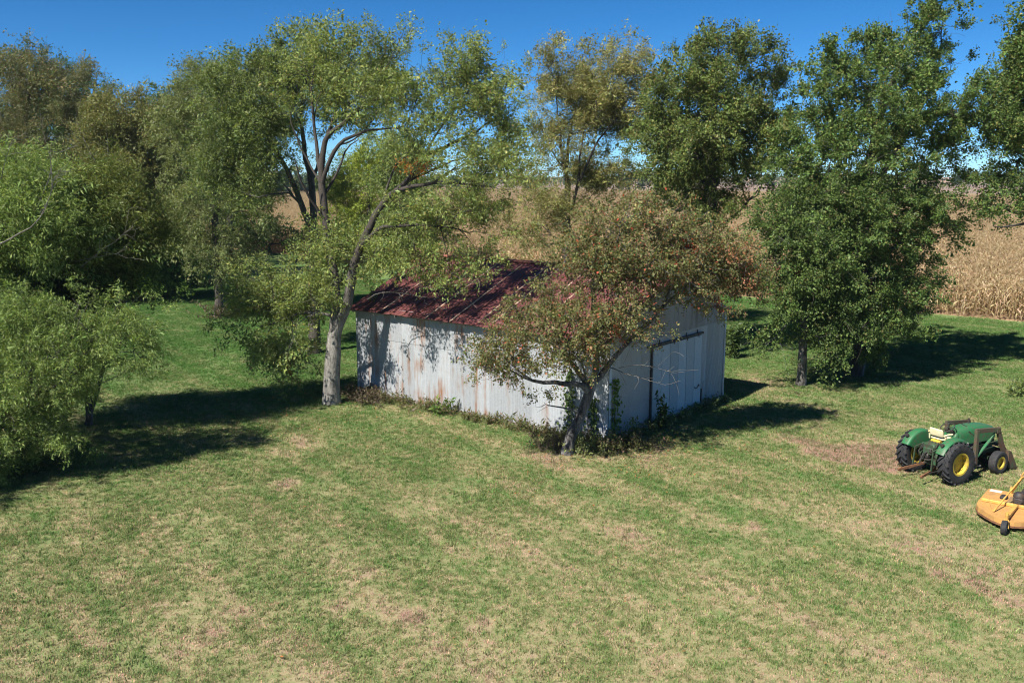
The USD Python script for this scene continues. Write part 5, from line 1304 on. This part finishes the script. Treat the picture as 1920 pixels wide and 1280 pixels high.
tr_ = np.vstack([tr_, [[91, j + 1, j] for j in range(12)] + [[91, 0, 12]], [[92, 78 + j, 79 + j] for j in range(12)] + [[92, 90, 78]]])
hm = trimesh.Trimesh(V, tr_, process=False); hm.fix_normals()
part("hood", hm, M_GREEN, TR, smooth=45)
part("cowl", bevel_box([0.66, 0, 1.16], [0.22, 0.46, 0.36], 0.05, (0, 0.25, 0)), M_GREEN, TR, smooth=45)
part("dashboard", bevel_box([0.58, 0, 1.34], [0.05, 0.36, 0.22], 0.02, (0, -0.5, 0)), M_GREASE, TR)
for y_ in (-0.11, 0.0, 0.11):
    part("gauge", lathe([(0, 0.012), (0.045, 0.012), (0.05, 0.0), (0, -0.01)], 14, "x").apply_transform(trimesh.transformations.rotation_matrix(-0.5, [0, 1, 0])).apply_translation([0.555, y_, 1.36]), M_CHROME, TR)
sw_ = thing("steering_wheel", parent=TR)
ring = trimesh.creation.torus(0.20, 0.014, major_sections=28, minor_sections=8)
Ts = trimesh.transformations.rotation_matrix(-0.55, [0, 1, 0]); ring.apply_transform(Ts); ring.apply_translation([0.46, 0, 1.50])
part("rim", ring, M_IRON, sw_, smooth=True)
part("spokes", cat([bar([0.46, 0, 1.50], np.array([0.46, 0, 1.50]) + (Ts[:3, :3] @ np.array([0.19 * math.cos(q_), 0.19 * math.sin(q_), 0])), 0.018, 0.012) for q_ in (0.5, 2.6, 4.7)] + [tube([[0.46, 0, 1.50], [0.70, 0, 1.30]], 0.022, 8)]), M_IRON, sw_)
part("engine_block", cat(bevel_box([1.35, 0, 0.78], [0.95, 0.36, 0.52], 0.03), bevel_box([1.35, 0, 0.46], [0.8, 0.26, 0.16], 0.03), tube([[1.0, -0.22, 0.92], [1.7, -0.22, 0.92]], 0.05, 8), bevel_box([1.25, -0.24, 0.70], [0.2, 0.14, 0.22], 0.02), tube([[1.6, -0.24, 0.6], [1.6, -0.24, 0.85]], 0.06, 10), tube([[1.05, -0.2, 0.7], [1.2, -0.3, 0.85], [1.6, -0.26, 0.95]], 0.015, 6)), M_GREASE, TR)
part("oil_filter", tube([[1.02, -0.26, 0.62], [1.02, -0.26, 0.80]], 0.055, 12), M_REDP, TR)
part("radiator_grille", bevel_box([2.25, 0, 0.92], [0.30, 0.46, 0.34], 0.04), M_DKGREEN, TR)
part("front_frame", cat(box([1.95, 0.2, 0.62], [0.95, 0.06, 0.16]), box([1.95, -0.2, 0.62], [0.95, 0.06, 0.16]), bevel_box([2.02, 0, 0.55], [0.16, 0.4, 0.14], 0.02)), M_DKGREEN, TR)
part("front_axle", cat(bar([2.02, -0.56, 0.42], [2.02, 0.56, 0.42], 0.09, 0.08), tube([[2.02, -0.52, 0.30], [2.02, -0.52, 0.52]], 0.035, 8), tube([[2.02, 0.52, 0.30], [2.02, 0.52, 0.52]], 0.035, 8), tube([[2.02, -0.66, 0.36], [2.02, -0.5, 0.36]], 0.04, 8), tube([[2.02, 0.66, 0.36], [2.02, 0.5, 0.36]], 0.04, 8)), M_DKGREEN, TR)
part("exhaust_pipe", tube([[1.55, 0.12, 1.45], [1.55, 0.12, 1.62]], 0.03, 10), M_IRON, TR)
part("hood_latch", cat(bar([1.05, -0.28, 1.36], [1.28, -0.30, 1.20], 0.015, 0.03), bar([1.12, -0.15, 1.475], [1.2, 0.1, 1.495], 0.02, 0.02)), M_IRON, TR)
part("step_plate", bevel_box([1.28, -0.46, 0.30], [0.30, 0.14, 0.02], 0.006), M_STEEL, TR)
part("battery_box", bevel_box([0.95, -0.30, 0.95], [0.16, 0.10, 0.16], 0.015), M_STEEL, TR)
# loader
ld = thing("front_loader", parent=TR)
for s in (-1, 1):
    y_ = s * 0.52
    part("mast", cat(bevel_box([1.12, y_, 0.92], [0.13, 0.10, 1.06], 0.012), bevel_box([1.12, y_, 0.42], [0.26, 0.06, 0.22], 0.01)), M_RUST, ld)
    part("arm", cat(bar([1.05, y_ - s * 0.0, 1.43], [2.10, y_, 1.35], 0.08, 0.13), bar([2.06, y_, 1.39], [2.48, y_, 0.48], 0.08, 0.13, up=(1, 0, 0.3)), bevel_box([2.07, y_, 1.33], [0.2, 0.1, 0.2], 0.03)), M_RUST, ld)
    part("lift_cylinder", cat(tube([[1.2, y_ + s * 0.0, 0.62], [1.75, y_, 1.08]], 0.045, 10), tube([[1.75, y_, 1.08], [1.98, y_, 1.33]], 0.022, 8)), M_GREEN, ld)
    part("side_rail", bar([1.15, s * 0.34, 0.80], [2.45, s * 0.30, 0.86], 0.05, 0.10), M_DKGREEN, ld)
    part("bucket_link", bar([2.20, y_, 1.05], [2.56, y_, 0.62], 0.03, 0.05, up=(1, 0, 0.3)), M_RUST, ld)
part("cross_tube", cat(tube([[2.34, -0.52, 0.80], [2.34, 0.52, 0.80]], 0.05, 10), tube([[1.12, -0.5, 0.45], [1.12, 0.5, 0.45]], 0.04, 8)), M_RUST, ld)
bp = Polygon([(2.48, 0.66), (2.52, 0.66), (2.56, 0.16), (2.64, 0.10), (2.96, 0.08), (2.96, 0.05), (2.62, 0.06), (2.51, 0.14)])
bk = trimesh.creation.extrude_polygon(bp, 1.35); bk.apply_transform(trimesh.transformations.rotation_matrix(math.pi / 2, [1, 0, 0])); bk.apply_translation([0, 0.675, 0])
sp = Polygon([(2.50, 0.66), (2.58, 0.64), (2.94, 0.07), (2.62, 0.07), (2.54, 0.15)])
sides = []
for y_ in (-0.655, 0.675):
    q_ = trimesh.creation.extrude_polygon(sp, 0.02); q_.apply_transform(trimesh.transformations.rotation_matrix(math.pi / 2, [1, 0, 0])); q_.apply_translation([0, y_, 0]); sides.append(q_)
part("bucket", cat(bk, sides), M_RUST, ld)

# ------------------------------------------------------------------ rotary mower
M_ORANGE = painted("faded_orange_paint", (0.50, 0.275, 0.085), (0.36, 0.20, 0.085), 0.6, 0.58, 5.0)
M_ORANGE2 = painted("worn_orange_steel", (0.62, 0.36, 0.08), (0.32, 0.15, 0.05), 0.55, 0.6, 8.0)
MW = thing("rotary_mower", "faded orange rotary mower with small rear wheel at the right edge", "mower", (13.49, 23.74, 0), 51.5)
half = [(1.15, 0.86), (1.10, 0.93), (-0.15, 0.93), (-0.45, 0.90), (-0.72, 0.80), (-1.00, 0.56), (-1.22, 0.32), (-1.31, 0.16)]
poly = Polygon(half + [(x_, -y_) for x_, y_ in half[::-1]])
top = trimesh.creation.extrude_polygon(poly, 0.010); top.apply_translation([0, 0, 0.29])
skirt = trimesh.creation.extrude_polygon(poly.buffer(0.006).difference(poly.buffer(-0.006)), 0.14); skirt.apply_translation([0, 0, 0.148])
part("deck", cat(top, skirt), M_ORANGE, MW)
sb = trimesh.creation.extrude_polygon(poly.buffer(0.02).difference(poly.buffer(0.006)), 0.05); sb.apply_translation([0, 0, 0.13])
part("skirt_band", sb, M_ORRUST, MW)
for s in (-1, 1):
    part("cross_beam", bevel_box([-0.12, s * 0.44, 0.345], [0.10, 0.84, 0.085], 0.015), M_ORANGE2, MW)
    part("deck_rib", bar([-0.20, s * 0.62, 0.315], [-0.72, s * 0.46, 0.315], 0.05, 0.03), M_ORANGE, MW)
    part("edge_rib", bar([0.0, s * 0.30, 0.312], [0.05, s * 0.88, 0.312], 0.03, 0.022), M_ORANGE, MW)
    part("a_frame_leg", cat(bar([1.08, s * 0.36, 0.30], [0.72, s * 0.06, 0.92], 0.06, 0.03), bevel_box([1.06, s * 0.36, 0.38], [0.14, 0.05, 0.20], 0.01)), M_ORANGE2, MW)
    part("stay_bar", bar([0.72, s * 0.06, 0.92], [-0.90, s * 0.40, 0.33], 0.035, 0.025), M_ORANGE2, MW)
part("hitch_arm", cat(bar([0.74, -0.05, 0.92], [1.45, 0.05, 1.02], 0.05, 0.05), bar([0.74, 0.1, 0.92], [1.45, 0.05, 1.02], 0.03, 0.03)), M_ORANGE2, MW)
gb = thing("gearbox", parent=MW)
part("housing", cat(bevel_box([0.10, 0, 0.44], [0.30, 0.26, 0.22], 0.05), lathe([(0, 0.66), (0.09, 0.66), (0.14, 0.61), (0.15, 0.54), (0.11, 0.48), (0, 0.46)], 16, "z").apply_translation([0.10, 0, 0])), M_IRON, gb, smooth=40)
part("shaft_guard", tube([[0.22, 0, 0.5], [0.42, 0, 0.5], [0.44, 0, 0.5], [0.85, 0, 0.52]], [0.09, 0.10, 0.05, 0.045], 14), M_IRON, gb, smooth=40)
part("stump_jumper_cap", bevel_box([0.46, 0.42, 0.34], [0.24, 0.18, 0.09], 0.03), M_IRON, MW, smooth=40)
part("deck_plate", bevel_box([0.40, 0, 0.307], [0.66, 0.60, 0.012], 0.004), painted("oily_orange", (0.30, 0.19, 0.09), (0.14, 0.11, 0.08), 0.6, 0.5, 6.0), MW)
part("warning_decal", bevel_box([0.98, 0.72, 0.3025], [0.20, 0.30, 0.003], 0.0012), painted("white_decal", (0.62, 0.61, 0.57), (0.50, 0.46, 0.38), 0.6, 0.62, 12.0), MW)
tw_ = thing("tail_wheel", parent=MW)
part("fork", cat(bar([-0.16, 0, 0.37], [-1.36, 0, 0.40], 0.09, 0.07), tube([[-1.38, 0, 0.30], [-1.38, 0, 0.52]], 0.045, 12), bar([-1.38, 0.05, 0.33], [-1.56, 0.09, 0.17], 0.02, 0.05, up=(1, 0, 0)), bar([-1.38, -0.05, 0.33], [-1.56, -0.09, 0.17], 0.02, 0.05, up=(1, 0, 0))), M_ORANGE2, tw_)
q_ = tyre(0.19, 0.13, 0.09, 0, 0.01); q_.apply_translation([-1.57, 0, 0.19])
part("tyre", q_, M_TYRE, tw_, smooth=35)
part("rim", lathe([(0, -0.055), (0.05, -0.055), (0.07, -0.02), (0.092, -0.05), (0.092, 0.05), (0.07, 0.02), (0.05, 0.055), (0, 0.055)], 18).apply_translation([-1.57, 0, 0.19]), M_STEEL, tw_, smooth=35)
import sys
print("tree triangles", TRI[0], file=sys.stderr)
